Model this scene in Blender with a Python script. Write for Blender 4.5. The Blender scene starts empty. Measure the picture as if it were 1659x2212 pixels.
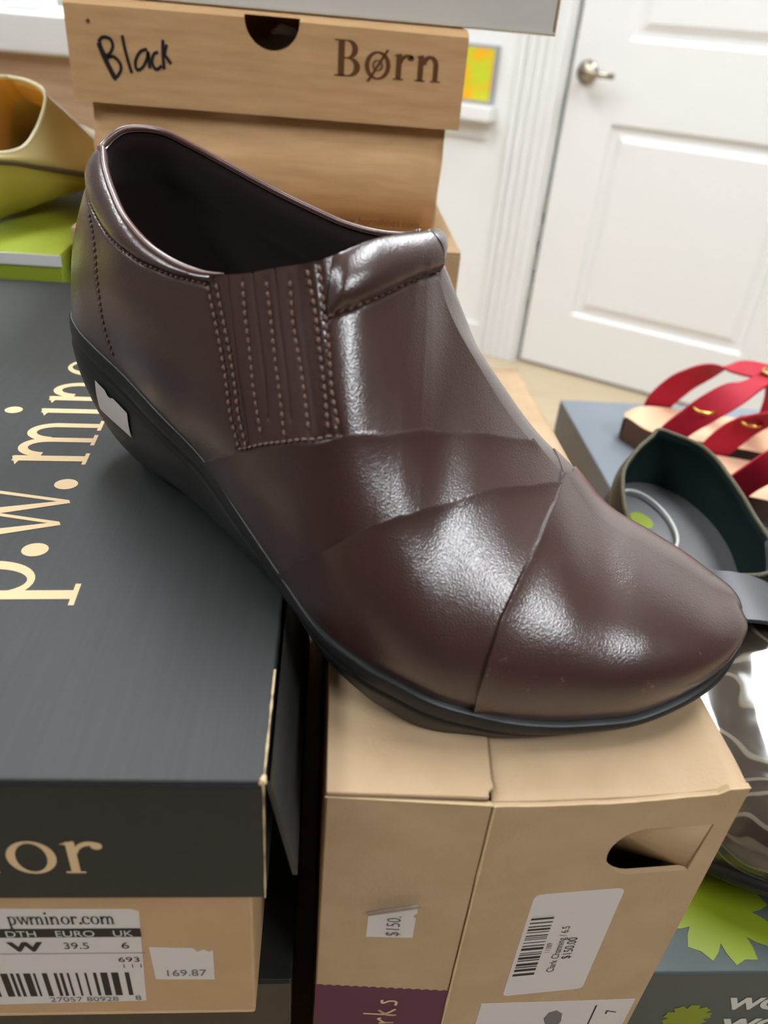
import bpy, bmesh, math, random
import numpy as np
from mathutils import Matrix, Vector
random.seed(3)
rng = np.random.default_rng(5)
S = bpy.context.scene
COL = S.collection
# ------------------------------------------------------------------ camera
FP = 1650.0; PPX, PPY = 829.5, 1106.0
CAMZ = 1.05                                   # phone held 1.05 m above the floor
_N = np.array([600 - PPX, 3650 - PPY, FP]); UP = -_N / np.linalg.norm(_N)
_D = np.array([736 - PPX, 27 - PPY, FP]); _D = _D - UP * (_D @ UP); _D /= np.linalg.norm(_D)
_X = np.cross(_D, UP)
RW = np.array([_X, _D, UP])                   # world = RW @ cam(x right, y down, z forward)
CP = np.array([0, 0, CAMZ])
def ray(px, py): return RW @ np.array([px - PPX, py - PPY, FP])
def onz(px, py, z):                           # point of the horizontal plane z seen at a pixel
    r = ray(px, py); return CP + r * ((z - CAMZ) / r[2])
def onp(px, py, p0, n):                       # point of a plane seen at a pixel
    r = ray(px, py); return CP + r * (((np.array(p0) - CP) @ n) / (r @ n))
cd = bpy.data.cameras.new('camera'); cam = bpy.data.objects.new('camera', cd); COL.objects.link(cam)
cx, cy, cz = RW[:, 0], -RW[:, 1], -RW[:, 2]
cam.matrix_world = Matrix(((cx[0], cy[0], cz[0], 0), (cx[1], cy[1], cz[1], 0), (cx[2], cy[2], cz[2], CAMZ), (0, 0, 0, 1)))
cd.sensor_fit = 'HORIZONTAL'; cd.sensor_width = 36.0; cd.lens = 36.0 * FP / 1659.0
cd.clip_start = 0.01; cd.clip_end = 50
cd.dof.use_dof = True; cd.dof.focus_distance = 0.262; cd.dof.aperture_fstop = 35.8 / 2.3
S.camera = cam
# ------------------------------------------------------------------ light and exposure
PANEL_E = 25.0
WORLD_E = 0.38
S.view_settings.view_transform = 'Standard'; S.view_settings.look = 'None'
S.view_settings.exposure = 0.0; S.view_settings.gamma = 1.0; S.view_settings.use_curve_mapping = False
w = bpy.data.worlds.new('world'); S.world = w; w.use_nodes = True
w.node_tree.nodes['Background'].inputs[0].default_value = (1.0, 0.985, 0.96, 1)
w.node_tree.nodes['Background'].inputs[1].default_value = WORLD_E
S.cycles.use_denoising = True
S.cycles.max_bounces = 8
# ------------------------------------------------------------------ helpers
def lin(c):
    c = c / 255.0
    return c / 12.92 if c <= 0.04045 else ((c + 0.055) / 1.055) ** 2.4
def rgb(r, g, b): return (lin(r), lin(g), lin(b), 1)
def mat(name, col, rough=0.5, spec=0.5, metal=0.0, bump=None, var=None, coat=0.0, coat_rough=0.1, emit=None, wood=None, trans=0, sheen=0):
    m = bpy.data.materials.new(name); m.use_nodes = True
    nt = m.node_tree; b = nt.nodes['Principled BSDF']
    b.inputs['Base Color'].default_value = col; b.inputs['Roughness'].default_value = rough
    b.inputs['Specular IOR Level'].default_value = spec; b.inputs['Metallic'].default_value = metal
    b.inputs['Coat Weight'].default_value = coat; b.inputs['Coat Roughness'].default_value = coat_rough
    b.inputs['Sheen Weight'].default_value = sheen
    tc = nt.nodes.new('ShaderNodeTexCoord')
    if emit: b.inputs['Emission Color'].default_value = emit[0]; b.inputs['Emission Strength'].default_value = emit[1]
    if var:                                    # (scale, amount, colour2, stretch)
        n = nt.nodes.new('ShaderNodeTexNoise'); n.inputs['Scale'].default_value = var[0]; n.inputs['Detail'].default_value = 5
        mp = nt.nodes.new('ShaderNodeMapping'); mp.inputs['Scale'].default_value = var[3] if len(var) > 3 else (1, 1, 1)
        nt.links.new(tc.outputs['Object'], mp.inputs[0]); nt.links.new(mp.outputs[0], n.inputs['Vector'])
        r = nt.nodes.new('ShaderNodeValToRGB'); r.color_ramp.elements[0].position = .5 - var[1]; r.color_ramp.elements[1].position = .5 + var[1]
        r.color_ramp.elements[0].color = col; r.color_ramp.elements[1].color = var[2]
        nt.links.new(n.outputs[0], r.inputs[0]); nt.links.new(r.outputs[0], b.inputs['Base Color'])
    if bump:                                   # list of (kind, scale, strength, distance)
        prev = None
        for kind, sc, st, di in bump:
            if kind == 'noise':
                t = nt.nodes.new('ShaderNodeTexNoise'); t.inputs['Detail'].default_value = 3; o = t.outputs[0]
            else:
                t = nt.nodes.new('ShaderNodeTexVoronoi'); t.feature = 'F1'; o = t.outputs['Distance']
            t.inputs['Scale'].default_value = sc; nt.links.new(tc.outputs['Object'], t.inputs['Vector'])
            bp = nt.nodes.new('ShaderNodeBump'); bp.inputs['Strength'].default_value = st; bp.inputs['Distance'].default_value = di
            nt.links.new(o, bp.inputs['Height'])
            if prev: nt.links.new(prev.outputs[0], bp.inputs['Normal'])
            prev = bp
        nt.links.new(prev.outputs[0], b.inputs['Normal'])
        if coat: nt.links.new(prev.outputs[0], b.inputs['Coat Normal'])
    return m
def obj(name, verts, faces, m, parent=None, smooth=False, bevel=0, seg=2):
    me = bpy.data.meshes.new(name)
    me.from_pydata([tuple(map(float, v)) for v in verts], [], [tuple(map(int, f)) for f in faces]); me.update()
    o = bpy.data.objects.new(name, me); COL.objects.link(o)
    if m: me.materials.append(m)
    if smooth: me.polygons.foreach_set('use_smooth', [True] * len(me.polygons))
    if parent: o.parent = parent
    if bevel:
        b = o.modifiers.new('bevel', 'BEVEL'); b.width = bevel; b.segments = seg; b.limit_method = 'ANGLE'; b.angle_limit = math.radians(35)
        me.polygons.foreach_set('use_smooth', [True] * len(me.polygons))
        wn = o.modifiers.new('wn', 'WEIGHTED_NORMAL'); wn.keep_sharp = False
    return o
def thing(name, label, cat, loc=(0, 0, 0), rotz=0, group=None):
    o = bpy.data.objects.new(name, None); COL.objects.link(o); o.empty_display_size = .02
    o.location = loc; o.rotation_euler = (0, 0, rotz); o['label'] = label; o['category'] = cat
    if group: o['group'] = group
    return o
def tag(o, label, cat, group=None):
    o['label'] = label; o['category'] = cat
    if group: o['group'] = group
    return o
def struct(o): o['kind'] = 'structure'; return o
class MB:
    def __init__(s): s.v = []; s.f = []
    def add(s, v, f):
        n = len(s.v); s.v += [tuple(p) for p in v]; s.f += [tuple(i + n for i in q) for q in f]; return s
    def box(s, x0, x1, y0, y1, z0, z1):
        return s.add([(x0, y0, z0), (x1, y0, z0), (x1, y1, z0), (x0, y1, z0), (x0, y0, z1), (x1, y0, z1), (x1, y1, z1), (x0, y1, z1)],
                     [(0, 3, 2, 1), (4, 5, 6, 7), (0, 1, 5, 4), (1, 2, 6, 5), (2, 3, 7, 6), (3, 0, 4, 7)])
    def tube(s, pts, r, n=8, closed=False, caps=True):
        P = np.array(pts, float); k = len(P); v = []
        rr = r if hasattr(r, '__len__') else [r] * k
        up = None
        for i in range(k):
            if closed: t = P[(i + 1) % k] - P[i - 1]
            else: t = P[min(i + 1, k - 1)] - P[max(i - 1, 0)]
            t = t / (np.linalg.norm(t) + 1e-12)
            if up is None: up = np.array([0, 0, 1.]) if abs(t[2]) < .9 else np.array([1., 0, 0])
            a = up - t * (up @ t); a /= np.linalg.norm(a) + 1e-12; b = np.cross(t, a); up = a
            v += [P[i] + rr[i] * (a * math.cos(q) + b * math.sin(q)) for q in np.linspace(0, 2 * math.pi, n, endpoint=False)]
        f = []
        for i in range(k if closed else k - 1):
            j = (i + 1) % k
            f += [(i * n + q, i * n + (q + 1) % n, j * n + (q + 1) % n, j * n + q) for q in range(n)]
        if not closed and caps: f += [tuple(range(n))[::-1], tuple((k - 1) * n + q for q in range(n))]
        return s.add(v, f)
    def prism(s, poly, z0, z1):                # poly: list of (x, y), extruded along z
        n = len(poly)
        return s.add([(x, y, z0) for x, y in poly] + [(x, y, z1) for x, y in poly],
                     [tuple(range(n))[::-1], tuple(range(n, 2 * n))] + [(i, (i + 1) % n, n + (i + 1) % n, n + i) for i in range(n)])
    def build(s, name, m, parent=None, **k): return obj(name, s.v, s.f, m, parent, **k)
def frame(origin, ax, az):                     # matrix: x along ax, z along az (out of the surface)
    ax = Vector(ax).normalized(); az = Vector(az).normalized(); ay = az.cross(ax)
    M = Matrix((ax, ay, az)).transposed().to_4x4(); M.translation = Vector(origin); return M
def put(o, M):                                 # bake a matrix into mesh data (object stays at its parent's frame)
    o.data.transform(M); o.data.update(); return o
def ring(c, rx, ry, tx, ty, a0=0, a1=360, n=28):
    v = []; f = []
    for i in range(n + 1):
        a = math.radians(a0 + (a1 - a0) * i / n)
        v += [(c[0] + rx * math.cos(a), c[1] + ry * math.sin(a), 0), (c[0] + (rx - tx) * math.cos(a), c[1] + (ry - ty) * math.sin(a), 0)]
        if i < n: f.append((2 * i, 2 * i + 2, 2 * i + 3, 2 * i + 1))
    return v, f
def rect(x0, y0, x1, y1): return [(x0, y0, 0), (x1, y0, 0), (x1, y1, 0), (x0, y1, 0)], [(0, 1, 2, 3)]
def quad(*p): return [(x, y, 0) for x, y in p], [(0, 1, 2, 3)]
def glyph(ch):                                 # serif letters, x-height 1
    g = []
    if ch == '.': return [ring((.17, .13), .15, .15, .149, .149)], .27
    if ch in 'ni mr'.replace(' ', ''):
        def stem(x, top=1.0): return [rect(x, 0, x + .17, top), rect(x - .1, 0, x + .27, .055)]
        g += stem(.12); g.append(quad((.0, .93), (.13, .9), (.29, 1.02), (.25, 1.02)))
        if ch == 'i': g.append(ring((.2, 1.42), .13, .13, .129, .129)); return g, .46
        if ch == 'r':
            g.append(ring((.56, .62), .33, .39, .09, .13, 55, 175)); g.append(ring((.68, .87), .11, .11, .109, .109)); return g, .84
        def arch(x):
            return [ring((x + .33, .62), .33, .40, .15, .13, 0, 175), rect(x + .51, 0, x + .66, .64), rect(x + .41, 0, x + .78, .055)]
        g += arch(.25)
        if ch == 'm': g += arch(.78); return g, 1.66
        return g, 1.13
    if ch == 'o': return [ring((.5, .5), .46, .52, .17, .07)], 1.0
    if ch == 'p':
        g = [rect(.12, -.5, .29, 1.0), rect(0, -.53, .42, -.47), quad((.0, .93), (.13, .9), (.29, 1.02), (.25, 1.02)), ring((.48, .5), .42, .52, .17, .08, -150, 150)]
        return g, .92
    if ch == 'c': return [ring((.5, .5), .44, .52, .17, .07, 50, 318), ring((.78, .78), .11, .11, .109, .109)], .9
    if ch == 'w':
        g = [quad((.06, .98), (.25, .98), (.51, .0), (.43, -.03)), quad((.43, -.03), (.51, .0), (.78, .98), (.71, .98)),
             quad((.63, .98), (.82, .98), (1.08, .0), (1.0, -.03)), quad((1.0, -.03), (1.08, 0), (1.34, .98), (1.26, .98)),
             rect(-.04, .95, .36, 1.0), rect(.55, .95, .92, 1.0), rect(1.14, .95, 1.45, 1.0)]
        return g, 1.3
    if ch == 'B':
        g = [rect(.14, 0, .34, 1.4), rect(0, 0, .5, .06), rect(0, 1.34, .5, 1.4), rect(.3, .68, .6, .74), rect(.3, 0, .55, .06), rect(.3, 1.34, .5, 1.4),
             ring((.5, 1.04), .38, .36, .18, .07, -90, 90), ring((.55, .37), .44, .37, .2, .07, -90, 90)]
        return g, 1.15
    if ch == 'O':
        g = [ring((.52, .5), .5, .55, .13, .08), quad((.1, -.15), (.17, -.15), (.95, 1.13), (.88, 1.13)), ring((.52, .5), .2, .22, .04, .04)]
        return g, 1.12
    return [], .36
def serif(text, size, M, m, parent, name='lettering', gap=.06, lift=.00012, bold=0):
    mb = MB(); x = 0
    for ch in text:
        g, wd = glyph(ch)
        for q in ((0, bold) if bold else (0,)):
            for k, (v, f) in enumerate(g): mb.add([((a + x + q) * size, b * size, lift + (k + 9 * (q > 0)) * 2e-6) for a, b, _ in v], f)
        x += wd + gap
    o = mb.build(name, m, parent); put(o, M); return o, x * size
def sans(text, size, M, m, parent, name='lettering', sx=1.0, lift=.00012, bold=0.0):
    cu = bpy.data.curves.new('txt', 'FONT'); cu.body = text; cu.size = size; cu.offset = bold
    t = bpy.data.objects.new('txt', cu); COL.objects.link(t)
    bpy.context.view_layer.update()
    me = bpy.data.meshes.new_from_object(t.evaluated_get(bpy.context.evaluated_depsgraph_get()))
    bpy.data.objects.remove(t); me.name = name
    o = bpy.data.objects.new(name, me); COL.objects.link(o); me.materials.clear(); me.materials.append(m)
    if parent: o.parent = parent
    me.transform(M @ Matrix.Translation((0, 0, lift)) @ Matrix.Diagonal((sx, 1, 1, 1))); return o
def ribbon(strokes, wd, M, m, parent, name='lettering', lift=.00012):
    mb = MB()
    for q, st in enumerate(strokes):
        P = np.array(st, float)
        if len(P) > 2:                          # smooth
            u = np.linspace(0, len(P) - 1, (len(P) - 1) * 6 + 1); P = np.array(cspl(P, u))
        v = []; f = []
        for i in range(len(P)):
            t = P[min(i + 1, len(P) - 1)] - P[max(i - 1, 0)]; t /= np.linalg.norm(t) + 1e-12; n = np.array([-t[1], t[0]])
            a = P[i] + n * wd / 2; b = P[i] - n * wd / 2; v += [(a[0], a[1], lift + q * 4e-6), (b[0], b[1], lift + q * 4e-6)]
            if i: f.append((2 * i - 2, 2 * i, 2 * i + 1, 2 * i - 1))
        mb.add(v, f)
    o = mb.build(name, m, parent); put(o, M); return o
def cspl(K, u):
    K = np.asarray(K, float); n = len(K)
    P = np.vstack([2 * K[0] - K[1], K, 2 * K[-1] - K[-2]])
    u = np.asarray(u, float); i = np.clip(np.floor(u).astype(int), 0, n - 2); t = (u - i)[:, None]
    p0, p1, p2, p3 = P[i], P[i + 1], P[i + 2], P[i + 3]
    return .5 * ((2 * p1) + (-p0 + p2) * t + (2 * p0 - 5 * p1 + 4 * p2 - p3) * t * t + (-p0 + 3 * p1 - 3 * p2 + p3) * t ** 3)
def rrect(x0, y0, x1, y1, r, n=5):
    out = []
    for cx_, cy_, a in ((x1 - r, y1 - r, 0), (x0 + r, y1 - r, 90), (x0 + r, y0 + r, 180), (x1 - r, y0 + r, 270)):
        out += [(cx_ + r * math.cos(math.radians(a + 90 * i / n)), cy_ + r * math.sin(math.radians(a + 90 * i / n))) for i in range(n + 1)]
    return out
def sheet(poly, M, m, parent, name, th=.0001):  # a thin paper label on a surface
    o = MB().prism(poly, 0.00002, th).build(name, m, parent); put(o, M); return o

# ------------------------------------------------------------------ materials
KRAFT = rgb(184, 158, 127)
M_kraft = mat('kraft_board', KRAFT, .75, .25, var=(70, .22, rgb(176, 149, 117)), bump=[('noise', 900, .25, .0004)])
M_kraft_d = mat('kraft_board_brown', rgb(190, 160, 124), .75, .25, var=(40, .25, rgb(180, 149, 113)), bump=[('noise', 500, .25, .0004)])
M_kraft_edge = mat('torn_kraft_edge', rgb(205, 180, 142), .85, .2)
M_charcoal = mat('charcoal_print', rgb(45, 46, 46), .5, .3, var=(14, .35, rgb(54, 55, 55), (60, 1, 1)), bump=[('noise', 700, .15, .0003)])
M_black = mat('black_print', rgb(34, 35, 37), .55, .35, bump=[('noise', 700, .15, .0003)])
M_gloss_black = mat('black_gloss_board', rgb(30, 32, 32), .3, .5)
M_gold = mat('tan_print', rgb(214, 186, 146), .7, .3)
M_paper = mat('white_paper', rgb(206, 200, 198), .6, .3)
M_ink = mat('black_ink', rgb(35, 32, 32), .6, .3)
M_ink2 = mat('grey_ink', rgb(110, 105, 105), .6, .3)
M_wtext = mat('white_print', rgb(205, 205, 200), .6, .3)
M_brown_ink = mat('brown_ink', rgb(104, 68, 42), .7, .2)
M_purple = mat('purple_print', rgb(92, 46, 70), .6, .3)
M_white = mat('white_paint', rgb(224, 223, 222), .45, .4)
M_wall = mat('wall_paint', rgb(226, 226, 224), .7, .3, bump=[('noise', 200, .1, .001)])
M_shelfwall = mat('display_wall', rgb(112, 106, 102), .7, .3)
M_nickel = mat('satin_nickel', rgb(160, 150, 135), .3, .5, metal=1)
M_leather = mat('brown_leather', rgb(66, 42, 39), .42, .25, var=(30, .3, rgb(54, 33, 32)), coat=1.0, coat_rough=.18,
                bump=[('voronoi', 1900, .24, .0002), ('noise', 3200, .22, .0001), ('noise', 60, .12, .0014)])
M_leather.node_tree.nodes['Principled BSDF'].inputs['Coat IOR'].default_value = 1.6
M_elastic = mat('brown_elastic', rgb(72, 50, 47), .5, .4, bump=[('noise', 3000, .3, .0002)])
M_thread = mat('brown_thread', rgb(112, 84, 76), .6, .4)
M_lining = mat('dark_brown_lining', rgb(30, 17, 15), .9, .15, bump=[('noise', 1500, .4, .0003)], sheen=.15)
M_footbed = mat('tan_footbed', rgb(96, 66, 46), .7, .3)
M_rubber = mat('black_rubber', rgb(26, 27, 28), .42, .45, bump=[('noise', 1200, .2, .0002)])
# ------------------------------------------------------------------ room
FLOOR = 0.0; TABLE = CAMZ - .375
M_floor = mat('floor_boards', rgb(166, 150, 124), .5, .4, var=(5, .25, rgb(190, 172, 144), (1, 12, 1)))
struct(MB().box(-3.2, 4.6, -5.2, 5.2, -.05, 0).build('floor', M_floor))
struct(MB().box(-3.2, 4.6, -5.2, 5.2, 2.75, 2.8).build('ceiling', mat('ceiling_tile', rgb(196, 194, 190), .8, .2)))
struct(MB().box(-3.25, -3.2, -5.2, 5.2, 0, 2.75).build('wall_left', M_shelfwall))
struct(MB().box(-3.2, 4.6, -5.25, -5.2, 0, 2.75).build('wall_front', M_shelfwall))
struct(MB().box(4.6, 4.65, -5.2, 5.2, 0, 2.75).build('wall_right', M_shelfwall))
dl = onz(1130, 785, 0); dr = onz(1443, 871, 0); dt = dr - dl; dt /= np.linalg.norm(dt)
dn = np.array([dt[1], -dt[0], 0])              # towards the camera
if dn @ (CP - dl) < 0: dn = -dn
MD = frame(dl, dt, (0, 0, 1))                  # x along the wall, y away from or towards camera, z up
sgn = 1 if (np.array(MD.to_3x3() @ Vector((0, 1, 0))) @ dn) > 0 else -1
def wbox(mb, x0, x1, d0, d1, z0, z1):          # box in wall coordinates, d = distance in front of the wall
    a, b = sorted((sgn * d0, sgn * d1)); return mb.box(x0, x1, a, b, z0, z1)
DX0, DX1 = -.02, .84
# wall behind, with the door opening
m_ = MB(); wbox(m_, -3.6, DX0 - .015, -.12, 0, 0, 2.75); wbox(m_, DX1 + .015, 3.0, -.12, 0, 0, 2.75); wbox(m_, DX0 - .015, DX1 + .015, -.12, 0, 2.06, 2.75)
o = struct(m_.build('wall_back', M_wall)); put(o, MD)
# casing: fluted white trim
def casing(x0, x1):
    m_ = MB(); wbox(m_, x0, x1, 0, .018, 0, 2.14)
    k = (x1 - x0)
    for a, b, d in ((0, .12, .03), (.22, .34, .026), (.44, .56, .026), (.66, .78, .026), (.9, 1, .022)): wbox(m_, x0 + a * k, x0 + b * k, .018, d, 0, 2.14)
    o = m_.build('trim_1' if x0 < 0 else 'trim_2', M_white, bevel=.003); put(o, MD); return struct(o)
casing(-.185, -.045); casing(DX1 + .03, DX1 + .17)
m_ = MB(); wbox(m_, -.185, DX1 + .17, 0, .026, 2.09, 2.2); struct(put(m_.build('trim_3', M_white, bevel=.003), MD))
m_ = MB(); wbox(m_, -3.5, -.185, 0, .015, 0, .11); struct(put(m_.build('baseboard_back', M_white, bevel=.004), MD))
# door leaf with two raised-and-recessed panels
door = bpy.data.objects.new('door_1', None); COL.objects.link(door); struct(door); door.matrix_world = MD
def door_leaf():
    xs = [DX0, .115, .735, DX1]; mb = MB(); F = .004 * 0
    D0 = -.012
    panels = [(.135, .715, .215, .825), (.135, .715, 1.045, 1.92)]
    def P(x, z, d): return (x, sgn * d, z)
    # front face built as bands around the panels
    def band(x0, x1, z0, z1): mb.add([P(x0, z0, D0), P(x1, z0, D0), P(x1, z1, D0), P(x0, z1, D0)], [(0, 1, 2, 3)])
    band(DX0, .135, .012, 2.04); band(.715, DX1, .012, 2.04)
    band(.135, .715, .012, .215); band(.135, .715, .825, 1.045); band(.135, .715, 1.92, 2.04)
    for x0, x1, z0, z1 in panels:
        prof = [(0, 0), (.010, -.013), (.026, -.013), (.048, -.003)]
        for (a, da), (b, db) in zip(prof, prof[1:]):
            A = [P(x0 + a, z0 + a, D0 + da), P(x1 - a, z0 + a, D0 + da), P(x1 - a, z1 - a, D0 + da), P(x0 + a, z1 - a, D0 + da)]
            B = [P(x0 + b, z0 + b, D0 + db), P(x1 - b, z0 + b, D0 + db), P(x1 - b, z1 - b, D0 + db), P(x0 + b, z1 - b, D0 + db)]
            mb.add(A + B, [(i, (i + 1) % 4, 4 + (i + 1) % 4, 4 + i) for i in range(4)])
        b, db = prof[-1]
        mb.add([P(x0 + b, z0 + b, D0 + db), P(x1 - b, z0 + b, D0 + db), P(x1 - b, z1 - b, D0 + db), P(x0 + b, z1 - b, D0 + db)], [(0, 1, 2, 3)])
    mb.add([P(DX0, .012, D0), P(DX0, 2.04, D0), P(DX0, 2.04, -.05), P(DX0, .012, -.05), P(DX1, .012, D0), P(DX1, 2.04, D0), P(DX1, 2.04, -.05), P(DX1, .012, -.05)],
           [(0, 1, 2, 3), (4, 5, 6, 7), (3, 2, 6, 7), (0, 3, 7, 4), (1, 2, 6, 5)])
    mb.build('door_leaf', M_white, door)
door_leaf()
# lever handle
mb = MB()
hx, hz = .03, .955
mb.tube([(hx, sgn * -.012, hz), (hx, sgn * -.002, hz)], .032, 24); mb.tube([(hx, sgn * -.002, hz), (hx, sgn * .045, hz)], .011, 12)
mb.build('door_handle', M_nickel, door, smooth=True)
mb = MB(); mb.tube([(hx, sgn * .045, hz), (hx + .03, sgn * .05, hz), (hx + .1, sgn * .047, hz - .004)], [.012, .010, .008], 12)
mb.build('door_lever', M_nickel, door, smooth=True)
mb = MB()
for z0 in (.23, .34, .44, .53): wbox(mb, DX0 - .022, DX0 - .004, -.03, -.006, z0, z0 + .05)
# row of short grey blocks seen in the gap
struct(put(mb.build('trim_4', mat('gap_blocks', rgb(150, 150, 138), .5)), MD))
mb = MB(); wbox(mb, DX0 - .014, DX0 - .002, -.09, -.055, 0, 2.05); struct(put(mb.build('trim_5', M_white), MD))
# ceiling light panels (recessed fluorescent troffers)
M_panel = mat('lamp_diffuser', (1, 1, 1, 1), .5, emit=((.92, .965, 1.0, 1), PANEL_E))
M_tray = mat('lamp_frame', rgb(225, 225, 225), .4)
def troffer(x, y, lx, ly, lab):
    t = thing('ceiling_light', lab, 'ceiling light', (x, y, 2.75), group='ceiling light panels')
    MB().box(-lx / 2, lx / 2, -ly / 2, ly / 2, -.012, -.008).build('diffuser', M_panel, t)
    m_ = MB()
    for a, b, c, d in ((-lx / 2 - .03, lx / 2 + .03, -ly / 2 - .03, -ly / 2), (-lx / 2 - .03, lx / 2 + .03, ly / 2, ly / 2 + .03), (-lx / 2 - .03, -lx / 2, -ly / 2, ly / 2), (lx / 2, lx / 2 + .03, -ly / 2, ly / 2)):
        m_.box(a, b, c, d, -.016, 0)
    m_.build('lamp_frame', M_tray, t)
LAMPS = [(1.35, -1.3), (-.55, 1.55), (.75, .75), (1.5, 1.75), (-1.9, 1.6), (-.6, 3.3), (-1.75, -.35)]  # last panel is an unseen one, added as fill from the left
for i, (x, y) in enumerate(LAMPS): troffer(x, y, .6 if i == 0 else .37, 1.2, 'recessed white fluorescent light panel in the ceiling')
# counter at the back left
M_cwood = mat('counter_wood', rgb(168, 132, 104), .5, .4, var=(6, .3, rgb(200, 168, 138), (1, 1, 14)))
ctop = CAMZ - .033
t = thing('counter', 'wood fronted sales counter with a thick white top, far left behind the boxes', 'counter', (-1.2, 1.3, 0))
MB().box(-1.0, .85, .02, .55, 0, ctop - .05).build('cabinet', M_cwood, t)
MB().box(-1.03, .88, 0, .6, ctop - .05, ctop).build('countertop', M_white, t, bevel=.004)
M_lime = mat('lime_print', rgb(150, 168, 40), .35, .5)
M_pgreen = mat('pale_green_plastic', rgb(150, 190, 160), .4)
for x, c, lab in ((-.56, M_pgreen, 'pale green carton on the white counter top'), (-.47, M_white, 'white carton standing on the counter beside the pale green one')):
    o = MB().box(-.03, .03, -.03, .03, 0, .06).build('carton', c, None, bevel=.002); o.location = (x, 1.42, ctop); tag(o, lab, 'box')
# yellow picture and ledge on the wall left of the casing
t = thing('wall_shelf', 'small white ledge fixed to the wall left of the door casing', 'shelf'); t.matrix_world = MD
m_ = MB(); wbox(m_, -.62, -.245, 0, .06, .785, .83); m_.build('ledge', M_white, t, bevel=.004)
m_ = MB(); wbox(m_, -.6, -.27, 0, .012, .73, .785); m_.build('bracket', M_white, t)
t = thing('framed_print', 'yellow and orange print in a thin grey frame above the ledge', 'picture'); t.matrix_world = MD
m_ = MB(); wbox(m_, -.55, -.262, .001, .02, .832, 1.0); m_.build('picture_frame', mat('grey_frame', rgb(150, 150, 150), .4), t)
M_pict = mat('yellow_print', rgb(232, 168, 20), .5, var=(16, .06, rgb(190, 200, 40)))
m_ = MB(); wbox(m_, -.54, -.272, .02, .021, .842, .99); m_.build('print', M_pict, t)

# ------------------------------------------------------------------ table
M_table = mat('table_wood', rgb(150, 122, 88), .5, .4, var=(6, .3, rgb(170, 142, 106), (1, 14, 1)))
t = thing('display_table', 'wooden table carrying all the shoe boxes', 'table', (0, .2, 0))
MB().box(-.75, .95, -.16, .56, TABLE - .035, TABLE).build('tabletop', M_table, t, bevel=.003)
for x in (-.7, .9):
    for y in (-.11, .51): MB().box(x - .025, x + .025, y - .025, y + .025, 0, TABLE - .035).build('leg', M_table, t, bevel=.002)

# ------------------------------------------------------------------ shoe surface (millimetres; x heel to toe, y towards the outer side, z up)
ZX = [-10, 0, 30, 60, 90, 120, 150, 180, 200, 220, 240, 250]
ZZ = [45.5, 45, 43, 39, 31, 23.5, 16.5, 12, 11.5, 14, 22, 25]
NF = [(-4.0, -14.0), (-1.0, -3.0), (8.0, 4.0), (20.0, 9.0), (36.0, 14.0), (56.0, 21.0), (77.0, 26.0), (97.0, 35.0), (116.0, 43.0), (136.0, 51.0), (150.0, 51.5), (160.0, 50.5), (170.0, 49.0), (180.0, 45.0), (190.0, 41.0), (200.0, 35.0), (210.0, 28.5), (220.0, 20.5), (230.0, 9.0), (236.5, -3.0), (239.8, -16.0), (240.8, -24.0), (240.6, -30.0)]
FF = [(-4.0, -14.0), (-2.0, -24.0), (8.0, -33.0), (20.0, -38.0), (36.0, -41.0), (56.0, -41.0), (77.0, -38.0), (97.0, -36.0), (116.0, -37.0), (121.0, -38.0), (130.0, -39.0), (138.0, -40.0), (150.0, -42.0), (162.0, -44.0), (175.0, -46.5), (187.0, -49.0), (198.0, -50.5), (209.0, -51.5), (220.0, -51.0), (229.0, -47.0), (235.0, -41.5), (239.0, -36.5), (240.6, -30.0)]
NT = [(3.0, -14.0, 100.0), (8.0, -9.0, 100.5), (16.0, -1.0, 98.5), (26.0, 7.0, 95.4), (38.0, 15.0, 92.3), (52.0, 20.0, 89.3), (68.0, 24.0, 89.8), (82.0, 26.0, 94.3), (95.0, 27.0, 100.7), (105.0, 24.0, 105.3), (112.0, 10.0, 110.0), (118.0, -9.0, 110.5), (129.0, -10.0, 91.5), (143.0, -11.0, 77.8), (158.0, -12.0, 65.8), (173.0, -13.0, 57.0), (187.0, -14.0, 47.8), (202.0, -16.0, 43.3), (216.0, -19.0, 39.2), (227.0, -22.0, 35.2), (235.0, -26.5, 32.3), (239.4, -29.0, 28.3), (240.6, -30.0, 24.0)]
FT = [(3.0, -14.0, 100.0), (4.0, -23.0, 104.5), (10.5, -33.0, 104.9), (22.0, -37.0, 102.5), (36.0, -38.0, 100.1), (52.0, -38.0, 97.8), (68.0, -37.0, 96.5), (82.0, -36.0, 96.0), (95.0, -35.0, 97.5), (105.0, -32.0, 101.0), (113.0, -22.0, 107.0), (118.0, -9.0, 110.5), (129.0, -10.0, 91.5), (143.0, -11.0, 77.8), (158.0, -12.0, 65.8), (173.0, -13.0, 57.0), (187.0, -14.0, 47.8), (202.0, -16.0, 43.3), (216.0, -19.0, 39.2), (227.0, -22.0, 35.2), (235.0, -26.5, 32.3), (239.4, -29.0, 28.3), (240.6, -30.0, 24.0)]
WB = [1, 1, 1, 1, 1, 1, 1, 1, 0.9, 0.6, 0.25, 0, 0, 0, 0, 0, 0, 0, 0, 0, 0, 0, 0]
B1 = [3, 3, 3, 3, 3, 4, 5, 5, 6, 7, 8, 9, 9, 9, 9, 9, 8.5, 8, 7.5, 7, 6, 4, 0]
B2 = [8, 7.5, 7, 6, 5.5, 5, 5, 5, 5, 4, 3, 0, 0, 0, 0, 0, 0, 0, 0, 0, 0, 0, 0]
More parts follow.
